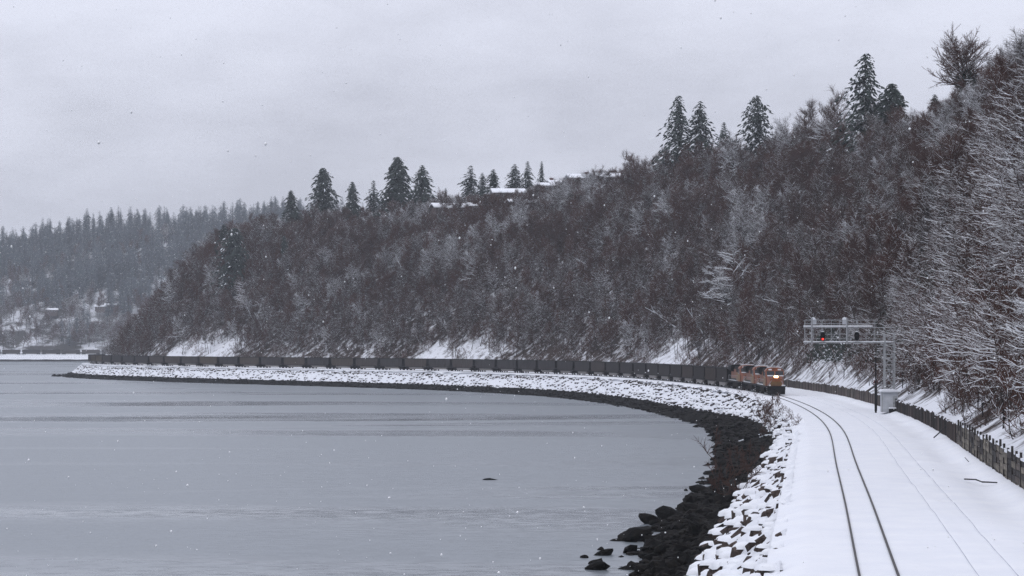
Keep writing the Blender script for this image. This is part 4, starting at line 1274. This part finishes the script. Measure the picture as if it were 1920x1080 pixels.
    lens.build('lens', [M['lamp'] if lit else M['glass']], hl)
    for s in (-1, 1):
        MB().cyl((10.5, s * 1.05, 1.68), .13, .12, 'x', 10).build('ditch_light', [M['white']], root)
    MB().bar((6.3, -.4, 4.85), (6.3, .4, 4.85), .05).bar((6.1, 0, 4.85), (6.7, 0, 4.85), .07, 8, 0, .12).build('horn', [M['steel']], cab)
    MB().box(9.8, 10.3, .9, 1.5, 1.57, 1.75).box(-10.0, 4.4, 1.0, 1.42, 1.565, 1.66).box(-10, 4.4, -1.42, -1.0, 1.565, 1.66).build('walkway_snow', [M['snow']], root)
    return root
for k in range(3):
    l = build_loco(k == 0)
    place_on_track(l, 376.6 - 22.4 * (k + .5) + 0 if False else 376.6 - 22.4 * (2.5 - k))
    l['label'] = ['leading orange and black diesel locomotive with its headlight lit', 'middle one of the three orange and black locomotives', 'rearmost orange locomotive, coupled to the first coal car'][k]
    l['group'] = 'orange locomotives'

# ================================================================== signal gantry, cabin and pole
sg = thing('signal_gantry', 'grey lattice cantilever signal with a red light over the tracks', 'railway signal', (48.7, 299.5, 1.9), -.05)
def lat(m, a, b, r=.05): return m.bar(a, b, r, 4)
ZT = 7.9
for sx_ in (-.62, .62):
    for sy_ in (-.6, .6):
        MB().bar((sx_, sy_, -.4), (sx_, sy_, ZT), .13, 4).build('tower_leg', [M['steel']], sg)
n_b = 6
for k in range(n_b):
    z0, z1 = ZT * k / n_b, ZT * (k + 1) / n_b
    m = MB()
    for s in (-.6, .6):
        lat(m, (-.62, s, z0), (.62, s, z0), .055)
        if k % 3 != 1: lat(m, (-.62, s, z0), (.62, s, z1), .035)
        lat(m, (.62, s, z0), (-.62, s, z1), .035)
        lat(m, (-.62 if s < 0 else .62, -.6, z0), (-.62 if s < 0 else .62, .6, z1), .035)
    m.build('brace', [M['steel']], sg)
MB().box(-.9, .9, -.9, .9, -.6, -.02).build('footing', [M['cabin']], sg)
XL = -11.0
for zz, r_, nm in ((6.77, .07, 'chord'), (8.75, .075, 'chord')):
    for s in (-.55, .55):
        MB().bar((XL, s, zz), (.62, s, zz), r_, 4).build(nm, [M['steel']], sg)
for zz, r_ in ((7.3, .05), (7.9, .05), (9.25, .05), (9.72, .055)):
    x1 = -1.6 if zz > 9 else -.62
    MB().bar((XL + .15, -.6, zz), (x1, -.6, zz), r_, 4).build('handrail', [M['steel']], sg)
    if zz > 9: MB().bar((XL + .15, .6, zz), (x1, .6, zz), r_, 4).build('handrail', [M['steel']], sg)
for k in range(10):
    x = XL + .15 + k * 1.12
    m = MB().bar((x, -.6, 6.77), (x, -.6, 9.72 if x < -1.5 else 8.75), .04)
    if k % 2 == 0: m.bar((x, .6, 6.77), (x, .6, 9.72 if x < -1.5 else 8.75), .04)
    m.build('upright', [M['steel']], sg)
MB().bar((-7.75, -.62, 6.8), (-6.45, -.62, 8.7), .05).build('diagonal', [M['steel']], sg)
MB().box(XL, -.7, -.5, .5, 6.86, 6.90).build('walkway', [M['steel']], sg)
MB().box(XL - .05, .5, -.66, -.42, 6.87, 7.0).box(XL - .05, -2.2, -.68, -.40, 8.86, 9.02).build('snow_cap', [M['snow']], sg)
for x in (-10.0, -5.5):
    MB().bar((x, -.74, 6.6), (x, -.74, 10.0), .12, 8).build('mast', [M['steel']], sg)
    bx_ = MB().box(x + .1 if x < -7 else x - .55, x + .6 if x < -7 else x - .05, -.75, -.35, 9.15, 9.75).build('junction_box', [M['cabin']], sg)
    q = x + .2 if x < -7 else x - .3
    MB().prism([(q - .3, 9.76), (q + .3, 9.76), (q + .22, 10.0), (q, 10.12), (q - .22, 10.0)], -.78, -.3, 'y').build('snow', [M['snow']], bx_)
for x, lit in ((-8.62, True), (-4.25, False)):
    pf = [(x + .31 * math.cos(t), 7.62 + (.25 if math.sin(t) >= 0 else -.25) + .31 * math.sin(t)) for t in np.linspace(0, 2 * math.pi, 20, endpoint=False)]
    hd = MB().prism(pf, -.98, -.90, 'y').box(x - .2, x + .2, -.9, -.6, 7.1, 8.1).build('signal_head', [M['black']], sg)
    for k, zz in enumerate((7.98, 7.62, 7.26)):
        MB().cyl((x, -1.0, zz), .125, .05, 'y', 14).build('lens', [M['red'] if (lit and k == 2) else M['glass']], hd)
        m = MB()
        for t in np.linspace(R(10), R(170), 7):
            m.bar((x + .15 * math.cos(t), -.98, zz + .15 * math.sin(t)), (x + .15 * math.cos(t), -1.28, zz + .15 * math.sin(t) * .9), .028)
        m.build('hood', [M['black']], hd)
    MB().prism([(x - .2, 8.19), (x + .2, 8.19), (x + .1, 8.3), (x - .1, 8.3)], -1.0, -.7, 'y').build('snow', [M['snow']], hd)
    MB().box(x - .45, x + .45, -1.2, -.6, 6.62, 6.76).build('platform', [M['steel']], sg)

cbn = thing('equipment_cabin', 'small pale metal equipment cabin with snowy roof under the lattice tower', 'cabin', (46.75, 287.6, .1), -.04)
MB().box(-.95, .95, -1.1, 1.1, 0, 2.45).build('wall', [M['cabin']], cbn)
for k in range(7):
    x = -.95 + k * .30
    MB().box(x, x + .03, -1.13, -1.1, .05, 2.42).build('seam', [M['cabin']], cbn)
MB().box(-1.08, -.93, -1.16, -1.0, 0, 2.6).build('corner_post', [M['steel']], cbn)
rf = MB().box(-1.15, 1.3, -1.4, 1.25, 2.455, 2.55).build('roof', [M['cabin']], cbn)
MB().prism([(-1.2, 2.553), (1.3, 2.553), (1.25, 2.72), (.6, 2.82), (-.7, 2.82), (-1.15, 2.74)], -1.42, 1.26, 'y').build('snow', [M['snow']], rf)
dr = MB().box(.35, .82, -1.15, -1.1, .05, 2.0).build('door', [M['steel']], cbn)
MB().box(.42, .47, -1.19, -1.15, 1.0, 1.2).build('handle', [M['black']], dr)
MB().box(.62, .78, -1.3, -1.153, .9, 1.7).build('meter_box', [M['black']], cbn)
mb_ = thing('snowy_box', 'dark low box topped with snow at the foot of the cabin', 'box', (47.0, 285.9, .12))
MB().box(-.5, .5, -.3, .3, -.1, .45).build('body', [M['black']], mb_)
MB().prism([(-.55, .453), (.55, .453), (.5, .6), (-.5, .6)], -.36, .36, 'y').build('snow', [M['snow']], mb_)
pl = MB().bar((0, 0, -.3), (0, 0, 6.9), .13, 8, 0, .07).bar((0, 0, 0), (0, 0, 3.2), .17, 8).build('line_pole', [M['black']])
pl.location = (46.2, 294.6, 0); tag(pl, 'thin dark pole standing left of the pale cabin', 'pole')
rs = thing('red_marker', 'small dark red marker sign in the snow left of the cabin', 'sign', pt(262, 11.2, float(hill_z(262, 11.2))))
MB().bar((0, 0, -.3), (0, 0, .9), .04).build('post', [M['black']], rs)
mk, nt_, b_n = new_mat('dull_red_paint'); b_n.inputs['Base Color'].default_value = (.10, .02, .02, 1); b_n.inputs['Roughness'].default_value = .6
MB().box(-.35, .35, -.06, -.02, .3, 1.0).build('plate', [mk], rs)

# ================================================================== timber retaining wall
BOX = MB().box(-.5, .5, -.5, .5, -.5, .5).mesh('plank', [M['timber']])
def box_mesh(m):
    return MB().box(-.5, .5, -.5, .5, -.5, .5).mesh('plank', [m])
BX = {k: box_mesh(M[k]) for k in ('timber', 'timber_pale', 'timber_dark', 'timber_rust', 'rail', 'snow')}
wrg = random.Random(4)
def wall_section(label, u0, u1, bay, rows, h0, h1, mats, post_h, post_m, post_w, vertical=False, v=9.55):
    root = thing('retaining_wall', label, 'retaining wall', pt((u0 + u1) / 2, v, 0), -heading((u0 + u1) / 2))
    inv = Matrix.Translation(root.location) @ Matrix.Rotation(root.rotation_euler.z, 4, 'Z')
    inv = inv.inverted()
    def put(name, me, u, vv, z, L, T, H, tilt=0.0, rot=0.0):
        o = link(name, me, root)
        mw = Matrix.Translation(pt(u, vv, z)) @ Matrix.Rotation(-heading(u) + rot, 4, 'Z') @ Matrix.Rotation(tilt, 4, 'X') @ Matrix.Diagonal((T, L, H, 1))
        o.matrix_local = inv @ mw
        return o
    n = int((u1 - u0) / bay)
    for i in range(n):
        u = u0 + (i + .5) * bay
        h = h0 + (h1 - h0) * i / n + wrg.uniform(-.12, .12)
        mm = wrg.choice(mats)
        if vertical:
            for k in range(rows):
                hh = h + wrg.uniform(-.18, .1)
                put('plank', BX[mm if wrg.random() < .8 else wrg.choice(mats)], u - bay / 2 + bay * (k + .5) / rows, v + wrg.uniform(-.04, .05), hh / 2 - .05, bay / rows * wrg.uniform(.86, .97), .09, hh + .2, wrg.uniform(-.03, .03))
        else:
            for k in range(rows):
                put('plank', BX[mm if wrg.random() < .75 else wrg.choice(mats)], u, v + wrg.uniform(-.04, .05), -.08 + (h + .08) * (k + .5) / rows, bay * .96, .10, (h + .08) / rows * .92, wrg.uniform(-.03, .03), wrg.uniform(-.006, .006))
        put('post', BX[post_m], u0 + i * bay, v - .02, (h + post_h) / 2 - .1, post_w, .14, h + post_h * wrg.uniform(.6, 1.25) + .2, wrg.uniform(-.03, .03))
        if wrg.random() < .55:
            put('snow_cap', BX['snow'], u + wrg.uniform(-.2, .2) * bay, v + .06, h + .05, bay * wrg.uniform(.5, .95), .24, wrg.uniform(.07, .2))
wall_section('near end of the retaining wall, pale boards behind closely set posts', 34, 121, 2.9, 5, 1.95, 1.8, ['timber_pale', 'timber_pale', 'timber_pale', 'timber', 'timber_dark'], .4, 'rail', .14)
wall_section('black tarred plank stretch of the wall below the equipment cabin', 121.6, 217, 2.4, 6, 1.65, 1.55, ['timber_dark', 'timber_dark', 'timber_rust'], .1, 'timber_dark', .2, True)
wall_section('rust-brown panelled far stretch of the wall beside the locomotives', 219.5, 440, 3.6, 2, 1.7, 1.5, ['timber_rust', 'timber_rust', 'timber'], .05, 'timber_dark', .25, True)
for i, (u, vv) in enumerate([(58, 12.2), (66, 12.6), (74, 12.0), (84, 12.4), (92, 12.9), (98, 11.6), (104, 12.2), (112, 12.6), (122, 11.8), (134, 12.2), (147, 12.5), (150, 11.2), (163, 12.4), (180, 13.5), (184, 12.2), (196, 12.6), (232, 12.0), (247, 11.5), (272, 11.2), (290, 11.3), (312, 11.4), (330, 11.2)]):
    h = wrg.uniform(.8, 1.8)
    m = MB().bar((0, 0, -.5), (wrg.uniform(-.08, .08), wrg.uniform(-.08, .08), h), .065, 6, 0, .055)
    if i % 5 == 2: m.bar((0, 0, h * .6), (.5, .1, h * .95), .04)
    if i % 4 == 0: m.box(-.12, .12, -.1, .1, h, h + .16)
    o = m.build('stake', [M['black']])
    o.location = pt(u, vv, float(hill_z(u, vv)))
    tag(o, 'dark stake in the snow behind the wall, %s counted from the camera end' % ordinal(i + 1), 'stake', 'stakes behind the wall')
# fallen sticks
def stick(pts, r, label, m='black', name='fallen_branch', cat='branch'):
    mb = MB()
    for a, b in zip(pts[:-1], pts[1:]): mb.bar(a, b, r, 5, 0, r * .8)
    return tag(mb.build(name, [M[m]]), label, cat)
stick([pt(72, 7.1, .0), pt(69.5, 7.6, .12), pt(68.2, 7.9, .05), pt(66.8, 8.7, .1)], .05, 'bent dark branch lying on the snow before the near wall')
stick([pt(92, 8.7, .1), pt(90, 8.3, .5)], .03, 'thin twig sticking out of the snow at the wall foot')
stick([pt(135, 8.4, .1), pt(131, 9.2, 1.2)], .06, 'dark broken plank leaning on the tarred wall')
stick([pt(262, 9.5, 1.4), pt(252, 11.2, 3.4)], .16, 'snow-topped fallen pole resting on the wall left of the cabin', 'timber')
stick([pt(110, 14.5, 3.6), pt(118, 19, 7.0), pt(122, 20, 8)], .12, 'snowy fallen trunk lying on the slope right of the cabin', 'trunk')

# ================================================================== stones
import bmesh
def ico_base(sub=1):
    bm = bmesh.new(); bmesh.ops.create_icosphere(bm, subdivisions=sub, radius=1.0)
    V_ = np.array([v.co for v in bm.verts]); F_ = np.array([[v.index for v in f.verts] for f in bm.faces]); bm.free()
    return V_, F_
IV, IF = ico_base(1); IV2, IF2 = ico_base(2)
def stone_shape(sq=.75, fine=False):
    V0, F0 = (IV2, IF2) if fine else (IV, IF)
    ax = srg.normal(size=(7, 3)); ax /= np.linalg.norm(ax, axis=1, keepdims=True)
    lim = srg.uniform(.55, .95, 7)
    V_ = V0.copy()
    for a, l in zip(ax, lim):                    # facet the ball with random cuts
        d = V_ @ a
        V_ = V_ - np.maximum(d - l, 0)[:, None] * a
    return V_ * np.array([1.15, .9, sq]) * srg.uniform(.92, 1.08, (len(V_), 1)), F0
def cap_shape():
    n, rings = 9, 3
    V_ = [(0, 0, 1.0)]
    ph = srg.uniform(0, 6.28)
    for r_ in range(1, rings + 1):
        a = r_ / rings * R(96)
        for k in range(n):
            t = 2 * math.pi * k / n
            w_ = 1 + .16 * math.sin(2 * t + ph) + srg.uniform(-.07, .07)
            V_.append((math.sin(a) * math.cos(t) * w_ * 1.15, math.sin(a) * math.sin(t) * w_, math.cos(a) + (srg.uniform(-.12, .10) if r_ == rings else 0)))
    F_ = [(0, 1 + k, 1 + (k + 1) % n) for k in range(n)]
    for r_ in range(rings - 1):
        for k in range(n):
            a, b = 1 + r_ * n + k, 1 + r_ * n + (k + 1) % n
            F_.append((a, a + n, b + n)); F_.append((a, b + n, b))
    return np.array(V_) * np.array([1, 1, .55]), np.array(F_)
STN = [stone_shape() for _ in range(10)]
CAP = [cap_shape() for _ in range(6)]
STM = [make_mesh('stone', v, f, [M['rock']]) for v, f in STN]
WDM = [make_mesh('stone', v, f, [M['weed']], None, False) for v, f in [stone_shape(.7) for _ in range(8)]]
CPM = [make_mesh('snow_cap', v, f, [M['snow']], None, True) for v, f in CAP]

def rotz_np(V_, a, tilt=0.0, tdir=0.0):
    c, s = math.cos(a), math.sin(a)
    return V_ @ np.array([[c, s, 0], [-s, c, 0], [0, 0, 1]])
def merged(name, items, mats, parent, label, smooth=False):
    """items: (V, F, material index)"""
    VV, FF_, MM, n = [], [], [], 0
    for V_, F_, mi in items:
        VV.append(V_); FF_.append(F_ + n); MM.append(np.full(len(F_), mi)); n += len(V_)
    me = make_mesh(name, np.concatenate(VV), np.concatenate(FF_), mats, np.concatenate(MM), smooth)
    o = link(name, me, parent)
    return tag(o, label, None, None, 'stuff')

# riprap: the nearest three hundred are single stones under their snow caps
kept = sorted(RIP, key=lambda c: -c[2] / (c[0] + 75))
def bz_at(u, v):
    return float(bank_base(np.array(u), np.array(v)))
def rip_pose(u, v, r_):
    return pt(u - .08 * r_, v - .22 * r_, bz_at(u, v) + r_ * srg.uniform(-.12, .10))
for n_, (u, v, r_) in enumerate(kept[:300]):
    s = link('stone', STM[n_ % 10], bank)
    s.location = rip_pose(u, v, r_); s.scale = (r_, r_, r_); s.rotation_euler = (srg.uniform(-.4, .4), srg.uniform(-.4, .4), srg.uniform(0, 6.28))
    if srg.random() < .6:
        k = link('snow_cap', CPM[n_ % 6], s)
        a = s.rotation_euler.to_matrix().to_4x4()
        f = srg.uniform(.7, .95)
        k.matrix_local = a.inverted() @ Matrix.Translation((srg.uniform(-.15, .15), srg.uniform(-.15, .15), .40)) @ Matrix.Rotation(srg.uniform(0, 6.28), 4, 'Z') @ Matrix.Diagonal((f, f, f * srg.uniform(.8, 1.3), 1))
items = []
def add_stone(u, v, r_, capf, z_of=bz_at):
    V_, F_ = STN[srg.randint(10)]
    loc = np.array(pt(u, v, z_of(u, v) + r_ * srg.uniform(-.15, .2)))
    items.append((rotz_np(V_, srg.uniform(0, 6.28)) * r_ + loc, F_, 0))
    if capf > 0:
        V_, F_ = CAP[srg.randint(6)]
        items.append((rotz_np(V_, srg.uniform(0, 6.28)) * r_ * capf + loc + np.array([0, 0, .42 * r_]), F_, 1))
for (u, v, r_) in kept[300:]: add_stone(u - .1 * r_, v - .3 * r_, r_, srg.choice([0, .85]))
for _ in range(2100):
    u = srg.uniform(158, 1080); v = -3.9 + srg.random() * (v_edge(u) + 3.8)
    add_stone(u, v, srg.uniform(.25, .55), srg.choice([0, .95, 1.1, 1.25], p=[.05, .2, .4, .35]))
for _ in range(1500):                                   # a row of bare dark blocks along the top of the bank
    u = srg.uniform(215, 1080)
    if math.sin(u * .045) + math.sin(u * .13 + 1) + srg.normal() * .6 < -.5: continue
    add_stone(u, -4.2 + srg.normal() * .2 - (.5 if u > 600 else 0), srg.uniform(.22, .5), srg.choice([0, .7], p=[.7, .3]))
merged('riprap', items, [M['rock'], M['snow']], bank, 'snow-capped riprap blocks along the far curve of the bank', False)

# dark weedy foreshore stones
def tz(u, v):
    return float(tide_z(np.array(u), np.array(v)))
cand = []
for _ in range(4200):
    u = srg.uniform(15, 330); v = v_edge(u) - abs(srg.normal()) * 3.2 if srg.random() < .7 else srg.uniform(-13.8, v_edge(u))
    if v < -15.5: continue
    cand.append((u, v, .16 + .62 * srg.random() ** 2.4))
cand.sort(key=lambda c: -c[2] / (c[0] + 75))
for n_, (u, v, r_) in enumerate(cand[:300]):
    s = link('stone', WDM[n_ % 8], shore)
    s.location = pt(u, v, tz(u, v) + r_ * .3); s.scale = (r_ * srg.uniform(.8, 1.4), r_ * srg.uniform(.8, 1.2), r_ * srg.uniform(.7, 1.2)); s.rotation_euler = (srg.uniform(-.4, .4), srg.uniform(-.4, .4), srg.uniform(0, 6.28))
items = []
WST = [stone_shape(.6) for _ in range(8)]
def add_weed(u, v, r_):
    V_, F_ = WST[srg.randint(8)]
    items.append((rotz_np(V_, srg.uniform(0, 6.28)) * r_ + np.array(pt(u, v, tz(u, v) + r_ * .12)), F_, 0))
for (u, v, r_) in cand[300:]: add_weed(u, v, r_)
for _ in range(5200):
    u = srg.uniform(10, 1090); v = v_edge(u) - srg.uniform(0, 1) ** 1.2 * (13.6 + v_edge(u))
    add_weed(u, v, srg.uniform(.18, .5))
merged('weedy_stones', items, [M['weed']], shore, 'black seaweed-covered stones along the waterline', False)
BLD = [make_mesh('boulder', v, f, [M['weed']], None, False) for v, f in [stone_shape(.7, True) for _ in range(5)]]
# boulders standing out in the water
for n_, (u, v, r_, z) in enumerate([(108, -15.3, 1.0, .2), (109.5, -13.9, 1.35, .35), (106.5, -14.6, .7, .1), (178.5, -13.3, .55, .1), (181, -12.7, .65, .1), (147, -13.2, .95, .2), (142, -13.6, .4, .1), (136, -12.4, 1.0, .25), (128, -12.0, 1.1, .25),
                                     (120, -13.6, .5, 0), (118, -14.4, .6, 0), (98, -15.6, .5, 0), (93, -15.9, .8, .2), (91, -15.0, 1.2, .35), (84, -17.0, .4, 0), (80, -16.4, .7, 0), (78, -17.6, .35, 0), (74, -16.5, .6, 0), (70, -16.0, .8, .1), (150, -14.6, .35, 0), (1004, -14.6, 1.3, .2), (1010, -16.5, 1.6, 0)]):
    s = link('boulder', BLD[n_ % 5])
    s.location = pt(u, v, WATER_Z + r_ * (.1 + z)); s.scale = (r_ * 1.0, r_ * .85, r_ * .72); s.rotation_euler = (.3 * math.sin(n_), .3 * math.cos(n_ * 2.1), n_ * 1.9)
    tag(s, 'dark weedy boulder standing in the shallows, %s counted from the bottom edge' % ordinal(22 - n_), 'boulder', 'boulders in the shallows')
lg = MB()
lgp = [(-.8, 0, -.03), (-.5, 0, .05), (0, .03, .08), (.4, 0, .04), (.9, -.05, -.02)]
lgr = [.04, .12, .14, .09, .03]
for a, b, r1, r2 in zip(lgp[:-1], lgp[1:], lgr[:-1], lgr[1:]): lg.bar(a, b, r1, 7, 0, r2)
lo = lg.build('drift_log', [M['weed']]); lo.location = (-2.35, 244.4, WATER_Z); tag(lo, 'dark drifting log floating alone on the open water', 'log')

# ================================================================== bushes on the bank
def bush(u, v, s, k, label, zoff=0.0, group='bushes on the bank', squash=1.0):
    z = (tz(u, v) if v < v_edge(u) else bz_at(u, v)) if v < -3.7 else float(bed_z(np.array(float(u)), np.array(float(v))))
    o = thing('shrub', label, 'shrub', pt(u, v, z + zoff), u, group)
    o.scale = (s * squash, s * squash, s)
    link('stem', SH[k][0], o); link('crown', SH[k][1], o)
bush(212, -6.2, 1.7, 3, 'large dark leafless shrub on the bank below the leading locomotive')
bush(219, -5.6, 1.5, 3, 'leafless shrub right behind the large dark one on the bank')
bush(226, -4.8, 1.3, 3, 'dark shrub nearest the thin marker post on the bank')
bush(232, -5.0, 1.5, 1, 'snow-flecked shrub left of the dark shrubs on the bank')
bush(111, -8.6, 2.0, 3, 'tall thin dark sapling on the near bank above the black rocks')
bush(114, -9.2, 1.5, 3, 'lower thin sapling beside the tall one above the black rocks')
bush(76, -6.2, .35, 1, 'little tuft of twigs poking from the snowy near bank')
tuft_u = [174, 178, 181, 185, 188, 192, 196, 201, 205, 209, 214, 221, 228, 236, 243, 252, 262, 270, 281, 290, 301, 312, 322, 334, 345, 358, 370]
for i, u in enumerate(tuft_u):
    bush(u, -4.0 + .35 * math.sin(i * 2.3), .36 + .14 * math.sin(i * 1.7), 3 if i % 3 else 0, 'small dark tuft along the bank top, %s counted from the near end' % ordinal(i + 1), group='tufts along the bank top', squash=1.3)
stick([pt(214, -7.0, tz(214, -7.0) + .5), pt(226, -9.6, tz(226, -9.6) + .5)], .10, 'pale fallen branch across the black rocks below the shrubs', 'twig_snow')
stick([pt(222, -8.0, tz(222, -8) + .5), pt(209, -6.6, tz(209, -6.6) + .5), pt(204, -6.0, tz(204, -6) + .5)], .10, 'snow-covered driftwood trunk between shrubs and black rocks', 'twig_snow')
stick([pt(337, -7.6, -3.2), pt(330, -6.2, -3.0)], .22, 'snow-topped plank at the edge of the black rocks', 'twig_snow')
mp_ = MB().bar((0, 0, -.4), (0, 0, 1.5), .05, 6).box(-.1, .1, -.06, .06, 1.3, 1.55).build('marker_post', [M['black']])
mp_.location = pt(252, -4.2, -.4); tag(mp_, 'thin dark marker post on the bank beside the leading locomotive', 'post')

# ================================================================== falling snow
frg = np.random.RandomState(31)
n_f = 2600
fd = 13 + 50 * frg.random(n_f) ** .6
fxs = frg.uniform(-.34, .34, n_f) * fd; fzs = CAM_H + frg.uniform(-.14, .24, n_f) * fd
items = []
for i in range(n_f):
    r_ = .0042 + .0095 * frg.random() ** 2
    items.append((IV * r_ * np.array([1, 1, frg.uniform(.8, 1.5)]) + np.array([fxs[i], fd[i], fzs[i]]), IF, 0))
fm_ = bpy.data.materials.new('snowflake'); fm_.use_nodes = True
fnt = fm_.node_tree; fnt.nodes.clear()
f_o = fnt.nodes.new('ShaderNodeOutputMaterial'); f_d = fnt.nodes.new('ShaderNodeBsdfDiffuse'); 
f_d.inputs['Color'].default_value = (.95, .96, .97, 1)
fnt.links.new(f_d.outputs[0], f_o.inputs['Surface'])
merged('falling_snow', items, [fm_], None, 'scattered white snowflakes falling through the air', True)

# ================================================================== haze
hz = MB().box(-3800, 3800, -400, 3800, -8.5, 190).build('haze', [])
hm = bpy.data.materials.new('haze'); hm.use_nodes = True
hnt = hm.node_tree; hnt.nodes.clear()
ho = hnt.nodes.new('ShaderNodeOutputMaterial'); hv = hnt.nodes.new('ShaderNodeVolumePrincipled')
hv.inputs['Color'].default_value = (.90, .94, 1.0, 1)
hv.inputs['Density'].default_value = .00012
hv.inputs['Anisotropy'].default_value = .2
hnt.links.new(hv.outputs[0], ho.inputs['Volume'])
hz.data.materials.append(hm)
tag(hz, 'thin grey snow haze filling the air', None, None, 'stuff')
